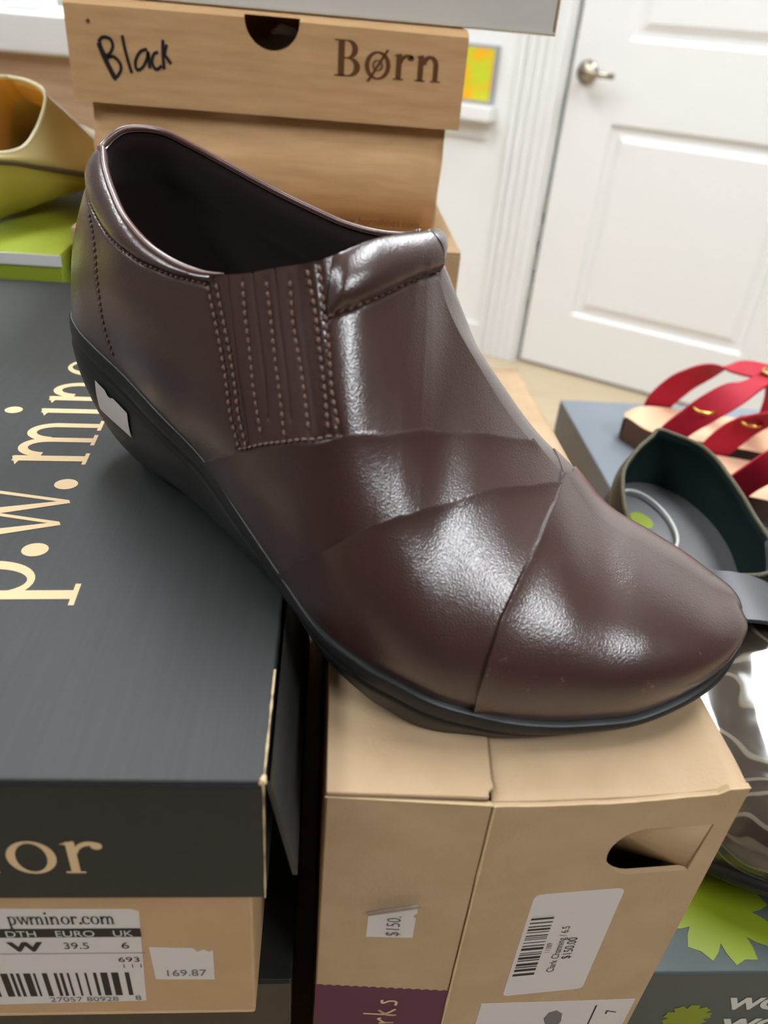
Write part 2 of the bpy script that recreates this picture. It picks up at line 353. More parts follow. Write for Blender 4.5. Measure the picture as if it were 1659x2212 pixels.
NB = [(26, -13), (27, -6), (32, 0), (40, 4), (50, 7.5), (64, 11), (80, 20), (98, 31), (117, 41), (137, 49.5), (151, 50.5), (161, 49.5), (171, 48), (181, 44), (191, 40), (201, 34), (210.5, 27.5), (220, 19.5), (229, 8.5), (235.5, -3), (238.5, -15), (239.4, -24), (239.4, -30)]
FB = [(26, -13), (27, -20), (31, -27), (40, -32), (52, -35), (64, -36), (80, -35), (98, -34), (115.5, -36), (120.5, -37), (129.5, -38), (137.5, -39), (149.5, -41), (161.5, -43), (174.5, -45.5), (186.5, -48), (197.5, -49.5), (208.5, -50.5), (219.5, -50), (229.5, -46.5), (234, -40.5), (237.5, -36), (239.4, -30)]
UPH = [.3] * 10 + [.3, .30, .33, .40, .48, .58, .68, .77, .84, .9, .92, .92, .9]
ACR = [.35] * 11 + [.34, .38, .43, .50, .56, .62, .66, .68, .7, .7, .7, .7]
DRP = [0] * 10 + [.05, .10, .10, .08, .05, .02] + [0] * 7
def zfe(x): return np.interp(x, ZX, ZZ)
def controls(side):
    F2, T = (NF, NT) if side > 0 else (FF, FT)
    F = np.array([(x, y, zfe(x)) for x, y in F2], float); F[-1] = (240.6, -30, 24)
    T = np.array(T, float); n = len(F); C1 = np.zeros((n, 3)); C2 = np.zeros((n, 3))
    for k in range(n):
        a = F[min(k + 1, n - 1)] - F[max(k - 1, 0)]; o = np.array([-a[1], a[0], 0]) * side; o /= np.linalg.norm(o) + 1e-9
        if k == 0: o = np.array([-1., 0, 0])
        if k == n - 1: o = np.array([1., 0, 0])
        b1 = B1[k] * (1 if side > 0 or k < 8 else 0)
        D = T[k] - F[k]; H = D[2]; w_ = WB[k]
        w1 = F[k] + np.array([D[0] * .25, D[1] * .2, .35 * H]) + o * b1
        w2 = T[k] - np.array([D[0] * .3, D[1] * .1, .35 * H]) + o * B2[k]
        f1 = F[k] + np.array([D[0] * .15, 0, (UPH[k] if side > 0 else .5) * H]) + o * b1
        rt = T[min(k + 1, n - 1)] - T[k - 1 if k > 11 else k] if k < n - 1 else T[k] - T[k - 1]
        f2 = T[k] + np.array([0, -D[1] * (ACR[k] if side > 0 else .5), -(DRP[k] if side > 0 else 0) * H])
        if k >= 11: f2 = f2 + rt / max(rt[0], .5) * min(-D[0] * .25, 8)
        C1[k] = w_ * w1 + (1 - w_) * f1; C2[k] = w_ * w2 + (1 - w_) * f2
    return F, C1, C2, T
def ctrl_eval(side, U):
    F, C1, C2, T = controls(side); Fo, C1o, C2o, To = controls(-side)
    def ev(K, Ko, brk=None):
        K2 = np.vstack([Ko[1:3][::-1], K]); u = U + 2
        if brk is None: return cspl(K2, u)
        r = np.zeros((len(U), 3)); b = brk + 2; m = u <= b
        if m.any(): r[m] = cspl(K2[:b + 1], u[m])
        if (~m).any(): r[~m] = cspl(K2[b:], u[~m] - b)
        return r
    f = ev(F, Fo); c1 = ev(C1, C1o); t_ = ev(T, To, 11); c2 = ev(C2 - T, C2o - To) + t_
    return f, c1, c2, t_
def surf(side, U, V):                           # grid
    uu, vv = np.meshgrid(U, V, indexing='ij')
    return surfp(side, np.stack([uu.ravel(), vv.ravel()], 1)).reshape(len(U), len(V), 3)
def surfp(side, uv):                            # list of points
    uv = np.asarray(uv, float); v = uv[:, 1:2]; out = 0      # softened along u near the throat corner
    sg = .75 * np.exp(-((uv[:, 0] - 10.9) / 1.25) ** 2) * (1 - uv[:, 1].clip(0, 1) ** 5)
    for x, w_ in ((-2, .054), (-1, .242), (0, .408), (1, .242), (2, .054)):
        f, c1, c2, t_ = ctrl_eval(side, (uv[:, 0] + x * sg).clip(0, 22))
        out = out + w_ * ((1 - v) ** 3 * f + 3 * (1 - v) ** 2 * v * c1 + 3 * (1 - v) * v * v * c2 + v ** 3 * t_)
    return out
def uvline(pts, n=60):                          # smooth dense line in (u, v)
    P = np.array(pts, float); q = cspl(P, np.linspace(0, len(P) - 1, n)); q[:, 1] = q[:, 1].clip(0, 1); return q
def pdist(P, L):                                # distance from points P to polyline L
    best = np.full(len(P), 1e9)
    for a, b in zip(L[:-1], L[1:]):
        d = b - a; t_ = ((P - a) @ d / (d @ d + 1e-12)).clip(0, 1); q = a + t_[:, None] * d
        best = np.minimum(best, np.linalg.norm(P - q, axis=1))
    return best
SEAM = {
 'seam1': [(6.0, 0.0), (6.75, 0.23), (7.3, 0.345), (8.05, 0.445), (8.65, 0.495), (9.6, 0.515), (10.8, 0.565), (12.25, 0.695), (13.35, 0.83), (14.25, 0.98), (14.32, 1.0)],
 'seam2': [(8.05, 0.0), (8.7, 0.19), (9.25, 0.27), (9.75, 0.32), (10.35, 0.37), (10.9, 0.415), (11.5, 0.465), (12.75, 0.595), (13.85, 0.74), (14.4, 0.82), (15.05, 0.935)],
 'seam3': [(15.1, 1.0), (14.9, 0.83), (14.5, 0.65), (14.05, 0.505), (13.6, 0.36), (13.3, 0.22), (13.1, 0.1), (13.05, 0)],
 'band': [(9.2, 0.805), (9.55, 0.795), (9.8, 0.79), (10.1, 0.805), (10.35, 0.825), (10.6, 0.85), (10.85, 0.88), (11.2, 0.925), (11.5, 1.0)],
 'g0': [(6.4, 0.96), (6.65, 0.835), (6.85, 0.715), (7.0, 0.595), (7.1, 0.47), (7.25, 0.38), (7.25, 0.35)],
 'g1': [(6.6, 0.97), (6.85, 0.84), (7.05, 0.725), (7.2, 0.61), (7.3, 0.495), (7.45, 0.405), (7.45, 0.38)],
 'e0': [(6.85, 1.0), (7.05, 0.865), (7.2, 0.73), (7.35, 0.585), (7.5, 0.46), (7.55, 0.4)],
 's1': [(7.2, 0.975), (7.35, 0.85), (7.5, 0.74), (7.65, 0.6), (7.8, 0.485), (7.85, 0.445)],
 'c1': [(7.4, 1.0), (7.65, 0.835), (7.85, 0.685), (8.0, 0.53)],
 's2': [(7.75, 0.965), (7.95, 0.83), (8.1, 0.715), (8.25, 0.61), (8.35, 0.52), (8.4, 0.49)],
 'c2': [(7.9, 0.995), (8.15, 0.83), (8.35, 0.69), (8.5, 0.55)],
 's3': [(8.3, 0.955), (8.45, 0.825), (8.65, 0.715), (8.8, 0.62), (8.9, 0.54), (8.95, 0.52)],
 'e1': [(8.5, 0.985), (8.65, 0.845), (8.85, 0.71), (9.05, 0.595), (9.15, 0.525)],
 'g2': [(8.7, 0.98), (8.95, 0.835), (9.1, 0.725), (9.25, 0.62), (9.35, 0.525)],
 'g3': [(8.95, 0.985), (9.15, 0.82), (9.3, 0.715), (9.4, 0.615), (9.6, 0.52)],
 'bot': [(7.25, 0.35), (7.8, 0.43), (8.25, 0.475), (8.75, 0.51), (9.25, 0.52), (9.6, 0.52)],
 'collar': [(0.6, 0.79), (1.6, 0.795), (2.5, 0.805), (3.2, 0.815), (3.85, 0.845), (4.65, 0.89), (5.05, 0.92), (5.5, 0.94), (5.95, 0.96), (6.4, 0.96)],
 'heel': [(2.1, 0.765), (2.65, 0.715), (3.0, 0.63), (3.2, 0.52), (3.35, 0.415), (3.45, 0.29), (3.6, 0.17), (3.75, 0.08)]}
BAND = SEAM['band']
S3 = [(0, 13.05), (0.1, 13.1), (0.22, 13.3), (0.36, 13.6), (0.505, 14.05), (0.65, 14.5), (0.83, 14.9), (1.0, 15.1), (1.1, 15.15), (1.4, 14.799999999999999), (1.7, 14.1), (2, 13.299999999999999)]
def fn(pts, x, lo, hi):
    P = np.array(pts); return np.interp(x, P[:, 0], P[:, 1], left=lo, right=hi)
def upper_grid(side):
    if side > 0:
        U = np.concatenate([np.linspace(0, 6, 90, endpoint=False), np.linspace(6, 9.7, 190, endpoint=False), np.linspace(9.7, 15.5, 150, endpoint=False), np.linspace(15.5, 22, 110)])
        V = np.linspace(0, 1, 190)
    else:
        U = np.concatenate([np.linspace(0, 9.7, 120, endpoint=False), np.linspace(9.7, 15.5, 110, endpoint=False), np.linspace(15.5, 22, 110)]); V = np.linspace(0, 1, 110)
    P = surf(side, U, V)
    du = np.gradient(P, axis=0); dv = np.gradient(P, axis=1); N = np.cross(du, dv) * side * -1.0
    N /= np.linalg.norm(N, axis=2, keepdims=True) + 1e-9
    wt = sm(U, 20.4, 21.7)[:, None, None]; N = N * (1 - wt) + np.array([.95, -.1, .3]) * wt; N /= np.linalg.norm(N, axis=2, keepdims=True) + 1e-9
    wr = (sm(V, .97, 1.0)[None, :] * sm(U, 11.5, 12.5)[:, None])[:, :, None]; N0 = N[:, -1:, :].copy(); N0[:, :, 1] = .05; N0 /= np.linalg.norm(N0, axis=2, keepdims=True); N = N * (1 - wr) + N0 * wr
    uu, vv = np.meshgrid(U, V, indexing='ij')
    n, m = uu.shape; idx = np.arange(n * m).reshape(n, m)
    Fc = np.stack([idx[:-1, :-1], idx[1:, :-1], idx[1:, 1:], idx[:-1, 1:]], -1).reshape(-1, 4)
    return P.reshape(-1, 3), N.reshape(-1, 3), uu.ravel(), vv.ravel(), Fc
class Mesh:                                     # attributes per vertex stacked in A; polygons list
    def __init__(s, A, F): s.A = A; s.F = F
    def clip(s, val):                           # keep val > 0
        F = s.F; keep = []; newA = []; cache = {}; base = len(s.A)
        pos = val > 0
        def cut(i, j):
            k = (min(i, j), max(i, j))
            if k not in cache:
                t_ = val[i] / (val[i] - val[j]); newA.append(s.A[i] * (1 - t_) + s.A[j] * t_); cache[k] = base + len(newA) - 1
            return cache[k]
        for f in F:
            p = [pos[i] for i in f]
            if all(p): keep.append(tuple(f)); continue
            if not any(p): continue
            r = []
            for a in range(len(f)):
                i, j = f[a], f[(a + 1) % len(f)]
                if pos[i]: r.append(i)
                if pos[i] != pos[j]: r.append(cut(i, j))
            if len(r) > 2: keep.append(tuple(r))
        A = np.vstack([s.A] + ([np.array(newA)] if newA else []))
        used = sorted({i for f in keep for i in f}); mp = {o_: n_ for n_, o_ in enumerate(used)}
        return Mesh(A[used], [tuple(mp[i] for i in f) for f in keep])
def with_skirt(P, N, F, depth):
    cnt = {}
    for f in F:
        for a in range(len(f)):
            i, j = f[a], f[(a + 1) % len(f)]; cnt.setdefault((min(i, j), max(i, j)), []).append((i, j))
    be = [e[0] for e in cnt.values() if len(e) == 1]; bv = sorted({i for e in be for i in e}); mp = {v: len(P) + k for k, v in enumerate(bv)}
    P2 = np.vstack([P, P[bv] - N[bv] * depth]); F2 = list(F) + [(j, i, mp[i], mp[j]) for i, j in be]
    return P2, F2
def bump1(d, w_): return np.exp(-(d / w_) ** 2)
def sm(x, a, b): t_ = ((x - a) / (b - a)).clip(0, 1); return t_ * t_ * (3 - 2 * t_)
TOLOC = lambda P: np.stack([P[:, 0], -P[:, 1], P[:, 2]], 1) / 1000.0
# shoe frame in the world: heel on the charcoal box, forefoot on the kraft box
H1, H2 = .165, .1446
_d = np.array([.88, -.475]); _d /= np.linalg.norm(_d); _p = math.radians(8.0)
EX = np.array([_d[0] * math.cos(_p), _d[1] * math.cos(_p), -math.sin(_p)]); EY = np.array([_d[1], -_d[0], 0]); EZ = np.cross(EX, -EY)
xy = onz(148, 690, CAMZ - H2 + .045); SO = xy - .045 * EZ
SO = SO + np.array([0, 0, CAMZ - H2 - (SO + .03 * EX)[2]]); fb = SO + .045 * EZ; t_ = onz(148, 690, fb[2]); SO = SO + (t_ - fb) * np.array([1, 1, 0]) + np.array([0, 0, .0006])
shoe = thing('slip_on_shoe', 'dark brown leather slip-on wedge shoe with side elastic stitching, bridging the two boxes', 'shoe')
shoe.matrix_world = Matrix(((EX[0], -EY[0], EZ[0], SO[0]), (EX[1], -EY[1], EZ[1], SO[1]), (EX[2], -EY[2], EZ[2], SO[2]), (0, 0, 0, 1)))

L3 = {k: surfp(1, uvline(v)) for k, v in SEAM.items()}
L3f = {k: surfp(-1, uvline(v)) for k, v in SEAM.items()}
def build_upper(side):
    P, N, u, v, F = upper_grid(side); L = L3 if side > 0 else L3f
    T1 = np.where(u < SEAM['seam1'][0][0], -1, fn(SEAM['seam1'], u, -1, 2)); T2 = np.where(u < SEAM['seam2'][0][0], -1, fn(SEAM['seam2'], u, -1, 2))
    tt = v if side > 0 else 2 - v
    if side < 0: T1 = np.interp(u, [13.5, 13.9, 14.5, 15.2], [-.05, .35, .8, 1.02]); T2 = T1 * 0 - 1
    f3 = u - np.interp(tt, [p[0] for p in S3], [p[1] for p in S3])
    f1 = T1 - v; f2 = T2 - v
    TB = np.interp(u, [p[0] for p in BAND], [p[1] for p in BAND], left=2, right=2)
    fb_ = np.where((u > 9.02) & (u < 11.55), v - TB, -1.0) if True else None
    fb_ = np.minimum(np.minimum((u - 9.1) * 1.0, 11.55 - u), v - TB)
    g0 = fn([(b, a) for a, b in SEAM['e0'][::-1]], v, 7.58, 6.85); g1 = fn([(b, a) for a, b in SEAM['e1'][::-1]], v, 9.02, 8.5)
    bt = fn(SEAM['bot'], u, .35, .5)
    fg = np.minimum(np.minimum((u - g0) * .15, (g1 - u) * .15), v - bt)
    D = {k: pdist(P, L[k]) for k in ('seam1', 'seam2', 'seam3', 'band', 'e0', 'e1', 'c1', 'c2', 'collar', 'heel', 'g0', 'g1', 'g2', 'g3', 's1', 's2', 's3', 'bot')}
    # quarter / vamp displacement (mm)
    near = side > 0
    dq = np.zeros(len(P))
    if near:
        dq += -.6 * bump1(D['collar'], .7) - .35 * bump1(D['heel'], .6)
        fcol = np.interp(u, [p[0] for p in SEAM['collar']], [p[1] for p in SEAM['collar']]); inc = sm(v - fcol, 0, .04) * (u < 6.5)
        dq += inc * 1.8 * np.sin(np.pi * ((v - fcol) / (1 - fcol)).clip(0, 1)) ** .6
        for k in ('g0', 'g1', 'g2', 'g3'): dq += -.3 * bump1(D[k], .8)
        dq += -.3 * bump1(D['bot'], .8)
    else:
        inc = sm(v, .86, .9) * (1 - sm(u, 7, 8.5)); dq += inc * 1.2 * np.sin(np.pi * ((v - .86) / .14).clip(0, 1)) ** .6
    TL = surfp(side, np.stack([np.linspace(9.0, 11, 40), np.ones(40)], 1)); dth = pdist(P, TL)
    wb = D['band'] / (D['band'] + dth + 1e-6)
    inb = sm(fb_, -.002, .01)
    dq += -.7 * bump1(D['band'], .8) * (1 - inb)
    dband = 3.0 * np.sin(np.pi * wb.clip(0, 1) ** .75) ** .7 * sm(11.55 - u, 0, .12) * (sm(u, 9.1, 9.5) if True else 1) + .35
    # soft wrinkles in the vamp just ahead of the instep
    dq += .35 * np.sin(P[:, 0] * .16 + P[:, 1] * .09) * sm(u, 10, 12) * (1 - sm(u, 14, 16)) * .6
    dstrap = dq * 0 + 1.0 * np.exp(-D['seam1'] / 5.0) + .25
    dside = 1.25 * np.exp(-D['seam2'] / 4.5) + .3
    dtoe = 1.35 * np.exp(-D['seam3'] / 5.0) + .3
    dgus = -.45 - .5 * bump1(D['c1'], .45) - .5 * bump1(D['c2'], .45) + .25 * np.abs(np.sin((u - 6.8) * 5.6)) + .0
    for k in ('s1', 's2', 's3'): dgus += -.25 * bump1(D[k], .7)
    A = np.column_stack([P, N, f1, f2, f3, fb_, fg, dq, dstrap, dside, dtoe, dband, dgus])
    base = Mesh(A, [tuple(f) for f in F])
    toe = base.clip(f3); rest = base.clip(-f3)
    side_ = rest.clip(rest.A[:, 7]); r2 = rest.clip(-rest.A[:, 7]); strap = r2.clip(r2.A[:, 6]); q = r2.clip(-r2.A[:, 6])
    band = q.clip(q.A[:, 9]); q = q.clip(-q.A[:, 9]); gus = None
    if near: gus = q.clip(q.A[:, 10]); q = q.clip(-q.A[:, 10])
    out = [('quarter', q, 11, 1.4), ('vamp_strap', strap, 12, 1.3), ('side_panel', side_, 13, 1.3), ('toe_panel', toe, 14, 1.3), ('throat_collar', band, 15, 1.6)]
    if gus: out.append(('elastic_gusset', gus, 16, .8))
    return out
parts = {}
for side in (1, -1):
    for nm, M_, col, dep in build_upper(side):
        if not len(M_.F): continue
        P = M_.A[:, :3]; N = M_.A[:, 3:6]; P = P + N * M_.A[:, col:col + 1]
        P, F = with_skirt(P, N, M_.F, dep)
        mb = parts.setdefault(nm, MB()); mb.add(TOLOC(P), F)
M_toe = M_leather.copy(); M_toe.name = 'scuffed_leather'
def scuff_nodes(m):
    nt = m.node_tree; b = nt.nodes['Principled BSDF']; tc = [n for n in nt.nodes if n.type == 'TEX_COORD'][0]
    src = b.inputs['Base Color'].links[0].from_socket
    n1 = nt.nodes.new('ShaderNodeTexNoise'); n1.inputs['Scale'].default_value = 260; n1.inputs['Detail'].default_value = 6; n1.inputs['Roughness'].default_value = .75
    n2 = nt.nodes.new('ShaderNodeTexNoise'); n2.inputs['Scale'].default_value = 95
    nt.links.new(tc.outputs['Object'], n1.inputs['Vector']); nt.links.new(tc.outputs['Object'], n2.inputs['Vector'])
    def ramp(src_, a, b_):
        r = nt.nodes.new('ShaderNodeMapRange'); r.inputs[1].default_value = a; r.inputs[2].default_value = b_; nt.links.new(src_, r.inputs[0]); return r.outputs[0]
    a = ramp(n1.outputs[0], .58, .66); c = ramp(n2.outputs[0], .58, .66)
    sp = nt.nodes.new('ShaderNodeSeparateXYZ'); nt.links.new(tc.outputs['Object'], sp.inputs[0]); z = ramp(sp.outputs[2], .041, .030)
    def mul(p, q): k = nt.nodes.new('ShaderNodeMath'); k.operation = 'MULTIPLY'; nt.links.new(p, k.inputs[0]); nt.links.new(q, k.inputs[1]); return k.outputs[0]
    f = mul(mul(a, c), z); k = nt.nodes.new('ShaderNodeMath'); k.operation = 'MULTIPLY'; k.inputs[1].default_value = .55; nt.links.new(f, k.inputs[0])
    mx = nt.nodes.new('ShaderNodeMixRGB'); mx.inputs['Color2'].default_value = rgb(170, 140, 130); nt.links.new(k.outputs[0], mx.inputs['Fac']); nt.links.new(src, mx.inputs['Color1']); nt.links.new(mx.outputs[0], b.inputs['Base Color'])
scuff_nodes(M_toe)
for nm, mb in parts.items():
    o = mb.build(nm, M_elastic if nm == 'elastic_gusset' else (M_toe if nm == 'toe_panel' else M_leather), shoe, smooth=True)
    b = bmesh.new(); b.from_mesh(o.data); bmesh.ops.remove_doubles(b, verts=b.verts, dist=2e-6); bmesh.ops.recalc_face_normals(b, faces=b.faces); b.to_mesh(o.data); b.free()
    es = o.modifiers.new('es', 'EDGE_SPLIT'); es.split_angle = math.radians(50)
# piping along the topline and throat edge
def topl(side, a, b, n, off=0.0):
    u = np.linspace(a, b, n); return surfp(side, np.stack([u, np.ones(n)], 1))
loop = np.vstack([topl(1, 6.75, 0, 60), topl(-1, 0, 9.4, 70)[1:]])
M_pip = mat('collar_edge_leather', rgb(92, 64, 58), .3, .5, coat=.3, coat_rough=.2, bump=[('noise', 1800, .2, .0002)])  # lighter than the upper: the rim's highlight is put into the colour
MB().tube(TOLOC(loop + np.array([0, 0, .2])), list(.00108 * np.minimum(1, .25 + np.arange(len(loop)) / 9.0)), 10).build('piping', M_pip, shoe, smooth=True)
# lining and footbed
mb = MB()
for side in (1, -1):
    U = np.linspace(0, 13, 100); V = np.linspace(.02, 1, 40); P = surf(side, U, V); du = np.gradient(P, axis=0); dv = np.gradient(P, axis=1)
    N = np.cross(du, dv) * -side; N /= np.linalg.norm(N, axis=2, keepdims=True) + 1e-9
    dep = 2.2 + 1.6 * np.sin(np.pi * ((V - .72) / .28).clip(0, 1))[None, :, None]; dep = dep * (1 - .75 * sm(V, .96, 1.0))[None, :, None]
    P = P - N * dep; n, m = P.shape[:2]; idx = np.arange(n * m).reshape(n, m)
    F = np.stack([idx[:-1, :-1], idx[1:, :-1], idx[1:, 1:], idx[:-1, 1:]], -1).reshape(-1, 4); mb.add(TOLOC(P.reshape(-1, 3)), F)
o = mb.build('lining', M_lining, shoe, smooth=True)
b = bmesh.new(); b.from_mesh(o.data); bmesh.ops.remove_doubles(b, verts=b.verts, dist=2e-6); b.to_mesh(o.data); b.free()
def fline(side, U):
    f, _, _, _ = ctrl_eval(side, U); return f
U = np.linspace(0, 18.5, 70); a = fline(1, U); b_ = fline(-1, U); v = []; f = []
for i in range(len(U)):
    for s_ in np.linspace(.03, .97, 9):
        p = a[i] * (1 - s_) + b_[i] * s_; v.append((p[0], -p[1], p[2] + 7 - 3 * math.sin(math.pi * s_)))
for i in range(len(U) - 1):
    for j in range(8): f.append((i * 9 + j, (i + 1) * 9 + j, (i + 1) * 9 + j + 1, i * 9 + j + 1))
obj('footbed', np.array(v) / 1000, f, M_footbed, shoe, smooth=True)
# stitching rows
def stitches(name, uv, pitch=2.3, r=.42, off=.35, side=1, length=.74):
    P = surfp(side, uvline(uv, 200)); eps = 1e-3; q = uvline(uv, 200)
    pu = surfp(side, q + np.array([.02, 0])) - surfp(side, q - np.array([.02, 0])); q2 = q.copy(); q2[:, 1] -= .01; q3 = q.copy(); q3[:, 1] += .0
    pv = surfp(side, q3) - surfp(side, q2); N = np.cross(pu, pv) * -side; N /= np.linalg.norm(N, axis=1, keepdims=True) + 1e-9
    s_ = np.concatenate([[0], np.cumsum(np.linalg.norm(np.diff(P, axis=0), axis=1))]); k = int(s_[-1] / pitch); mb = MB()
    for i in range(k):
        c = (i + .5) * pitch; pts = []
        for w_ in np.linspace(-.5, .5, 5):
            x = c + w_ * pitch * length; pp_ = np.array([np.interp(x, s_, P[:, d]) for d in range(3)]); nn = np.array([np.interp(x, s_, N[:, d]) for d in range(3)])
            pts.append(pp_ + nn * (off - abs(w_) * .9 * r * 2 + .1))
        mb.tube(TOLOC(np.array(pts)), [r * .45 / 1000, r / 1000, r * 1.15 / 1000, r / 1000, r * .45 / 1000], 6)
    mb.build(name, M_thread, shoe, smooth=True)
for k in ('g0', 'g1', 'g2', 'g3'): stitches('stitch_row', SEAM[k], off=.15)
for k in ('s1', 's2', 's3'): stitches('stitch_row', SEAM[k], off=-.3)
stitches('stitch_row', SEAM['bot'], off=.1)
stitches('stitch_row', SEAM['collar'], pitch=2.2, r=.3, off=-.25); stitches('stitch_row', SEAM['heel'], pitch=2.0, r=.38, off=0)
stitches('stitch_row', SEAM['band'][:-1], pitch=2.6, r=.5, off=-.1)
# outsole with wedge heel
def zbt(x): return np.interp(x, [0, 30, 70, 80, 95, 112, 126, 140, 155, 165, 176, 185, 200, 220, 235, 243], [-4.2, .1, 5.8, 8.4, 12.2, 15, 13, 8, 2.4, .4, .4, 1.8, 4.2, 8.8, 14, 16])
def sole_grid(side, U, W):
    f = fline(side, U); g = np.gradient(f, axis=0); o = np.stack([-g[:, 1], g[:, 0], 0 * g[:, 0]], 1) * side
    o /= np.linalg.norm(o, axis=1, keepdims=True) + 1e-9; o[0] = (-1, 0, 0); o[-1] = (1, 0, 0)
    bt_ = cspl(np.array([(x, y, 0) for x, y in (NB if side > 0 else FB)], float), U); bt_[:, 2] = zbt(bt_[:, 0])
    k_ = (.35 + .65 * sm(U, 6.5, 10.5))[:, None]; R = []
    for w_ in W:
        if w_ < 0: off = 2.4 * (1 + w_) ** .5 - 1.0 if False else -2 + 4.6 * (1 + w_); R.append(f + o * (off * k_ if off > 0 else off) + np.array([0, 0, 1.2 * math.sin(math.pi * min(1, (1 + w_) * .85))])); continue
        P0 = f + o * 2.6 * k_; P3 = bt_; H = P0[:, 2:3] - P3[:, 2:3]; kh = (1 - sm(U, 4.5, 8))[:, None]; P1 = P0 + o * (1.2 * k_ - .3 * kh) - np.array([0, 0, 1]) * H * (.34 + .14 * kh); P2 = P3 + np.array([0, 0, .3]) * H + o * (np.minimum(3.0, H * .12) + 9.5 * kh)
        q = (1 - w_) ** 3 * P0 + 3 * (1 - w_) ** 2 * w_ * P1 + 3 * (1 - w_) * w_ * w_ * P2 + w_ ** 3 * P3
        dpt = w_ * H[:, 0]; q = q - o * (.9 * np.exp(-((dpt - 4.2) / .8) ** 2))[:, None]       # groove under the welt
        R.append(q)
    return np.array(R)
W = np.concatenate([np.linspace(-1, -.01, 9), np.linspace(0, 1, 46)]); U = np.linspace(0, 22, 260); mb = MB()
for side in (1, -1):
    G = sole_grid(side, U, W); n, m = G.shape[:2]; idx = np.arange(n * m).reshape(n, m)
    F = np.stack([idx[:-1, :-1], idx[1:, :-1], idx[1:, 1:], idx[:-1, 1:]], -1).reshape(-1, 4); mb.add(TOLOC(G.reshape(-1, 3)), F)
A_ = sole_grid(1, U, [1.0])[0]; B_ = sole_grid(-1, U, [1.0])[0]; mb.add(TOLOC(np.vstack([A_, B_])), [(i, i + 1, 260 + i + 1, 260 + i) for i in range(259)])
o = mb.build('outsole', M_rubber, shoe, smooth=True)
b = bmesh.new(); b.from_mesh(o.data); bmesh.ops.remove_doubles(b, verts=b.verts, dist=3e-6); bmesh.ops.recalc_face_normals(b, faces=b.faces); b.to_mesh(o.data); b.free()
# price sticker stuck on the heel
Us = np.linspace(0, 8, 161); Wd_ = np.linspace(0, 1, 101)
Gs = sole_grid(1, Us, Wd_)
Ws = (Gs.reshape(-1, 3) / 1000) @ np.array([EX, EY, EZ]) + SO; cc = (Ws - CP) @ RW; pxs = cc[:, :2] / cc[:, 2:] * FP + np.array([PPX, PPY])
dus = np.gradient(Gs, axis=1); dws = np.gradient(Gs, axis=0); Ns = np.cross(dws, dus); Ns /= np.linalg.norm(Ns, axis=2, keepdims=True) + 1e-9
if Ns[50, 60] @ np.array([-.2, 1, 0]) < 0: Ns = -Ns
def iw(p):
    dd = np.hypot(*(pxs - np.array(p)).T); ok = np.where(dd < dd.min() + 5)[0]; k = int(ok[np.argmin(cc[ok, 2])]); return np.array([k // 161, k % 161], float)
cA, cB, cC, cD = [iw(p) for p in ((203, 822), (272, 892), (284, 948), (214, 884))]
v = []; f = []
for i in range(13):
    for j in range(7):
        a, b_ = i / 12, j / 6; q = (cA * (1 - a) + cB * a) * (1 - b_) + (cD * (1 - a) + cC * a) * b_
        if j == 0: q = q + (cD - cA) * .10 * (1 if 5 <= i <= 6 else 0)
        y0, x0 = int(q[0]), int(q[1]); fy, fx = q[0] - y0, q[1] - x0
        def bl(G): return (G[y0, x0] * (1 - fx) + G[y0, min(x0 + 1, 160)] * fx) * (1 - fy) + (G[min(y0 + 1, 100), x0] * (1 - fx) + G[min(y0 + 1, 100), min(x0 + 1, 160)] * fx) * fy
        nn = bl(Ns); nn = nn / np.linalg.norm(nn); pw = (bl(Gs) / 1000) @ np.array([EX, EY, EZ]) + SO; nw = nn @ np.array([EX, EY, EZ]); sgn_ = 1 if nw @ (CP - pw) > 0 else -1
        v.append(bl(Gs) + nn * sgn_ * .5)
for i in range(12):
    for j in range(6): k = i * 7 + j; f.append((k, k + 7, k + 8, k + 1))
obj('price_sticker', TOLOC(np.array(v)), f, M_paper, shoe)['label'] = 'torn white price sticker'
#@@REST@@
# ------------------------------------------------------------------ helpers for boxes
def lidmesh(x0, x1, y0, y1, z0, z1, th=.0016):
    """open-bottomed lid"""
    mb = MB(); mb.box(x0, x1, y0, y1, z1 - th, z1)
    mb.box(x0, x1, y0, y0 + th, z0, z1 - th); mb.box(x0, x1, y1 - th, y1, z0, z1 - th)
    mb.box(x0, x0 + th, y0 + th, y1 - th, z0, z1 - th); mb.box(x1 - th, x1, y0 + th, y1 - th, z0, z1 - th); return mb
def tray(x0, x1, y0, y1, z0, z1, th=.0018):
    mb = MB(); mb.box(x0, x1, y0, y1, z0, z0 + th)
    mb.box(x0, x1, y0, y0 + th, z0 + th, z1); mb.box(x0, x1, y1 - th, y1, z0 + th, z1)
    mb.box(x0, x0 + th, y0 + th, y1 - th, z0 + th, z1); mb.box(x1 - th, x1, y0 + th, y1 - th, z0 + th, z1); return mb
FX = lambda x, y, z: frame((x, y, z), (1, 0, 0), (0, -1, 0))        # lettering on a face that looks towards the camera (-y)
FZ = lambda x, y, z: frame((x, y, z), (0, 1, 0), (0, 0, 1))         # lettering on a top, reading away from the camera
def bars(x0, x1, y0, y1, M, m, parent, seed, n=28, vertical=True):
    r = random.Random(seed); mb = MB(); x = x0
    while x < x1:
        w_ = (x1 - x0) / n * r.choice([.35, .5, .8, 1.1]); w_ = min(w_, x1 - x)
        if vertical: mb.add(*rectz(x, y0, x + w_, y1))
        else: mb.add(*rectz(y0, x, y1, x + w_))
        x += w_ + (x1 - x0) / n * r.choice([.4, .6, 1.0])
    o = mb.build('barcode', m, parent); put(o, M); return o
def rectz(x0, y0, x1, y1, z=.00016): return [(x0, y0, z), (x1, y0, z), (x1, y1, z), (x0, y1, z)], [(0, 1, 2, 3)]

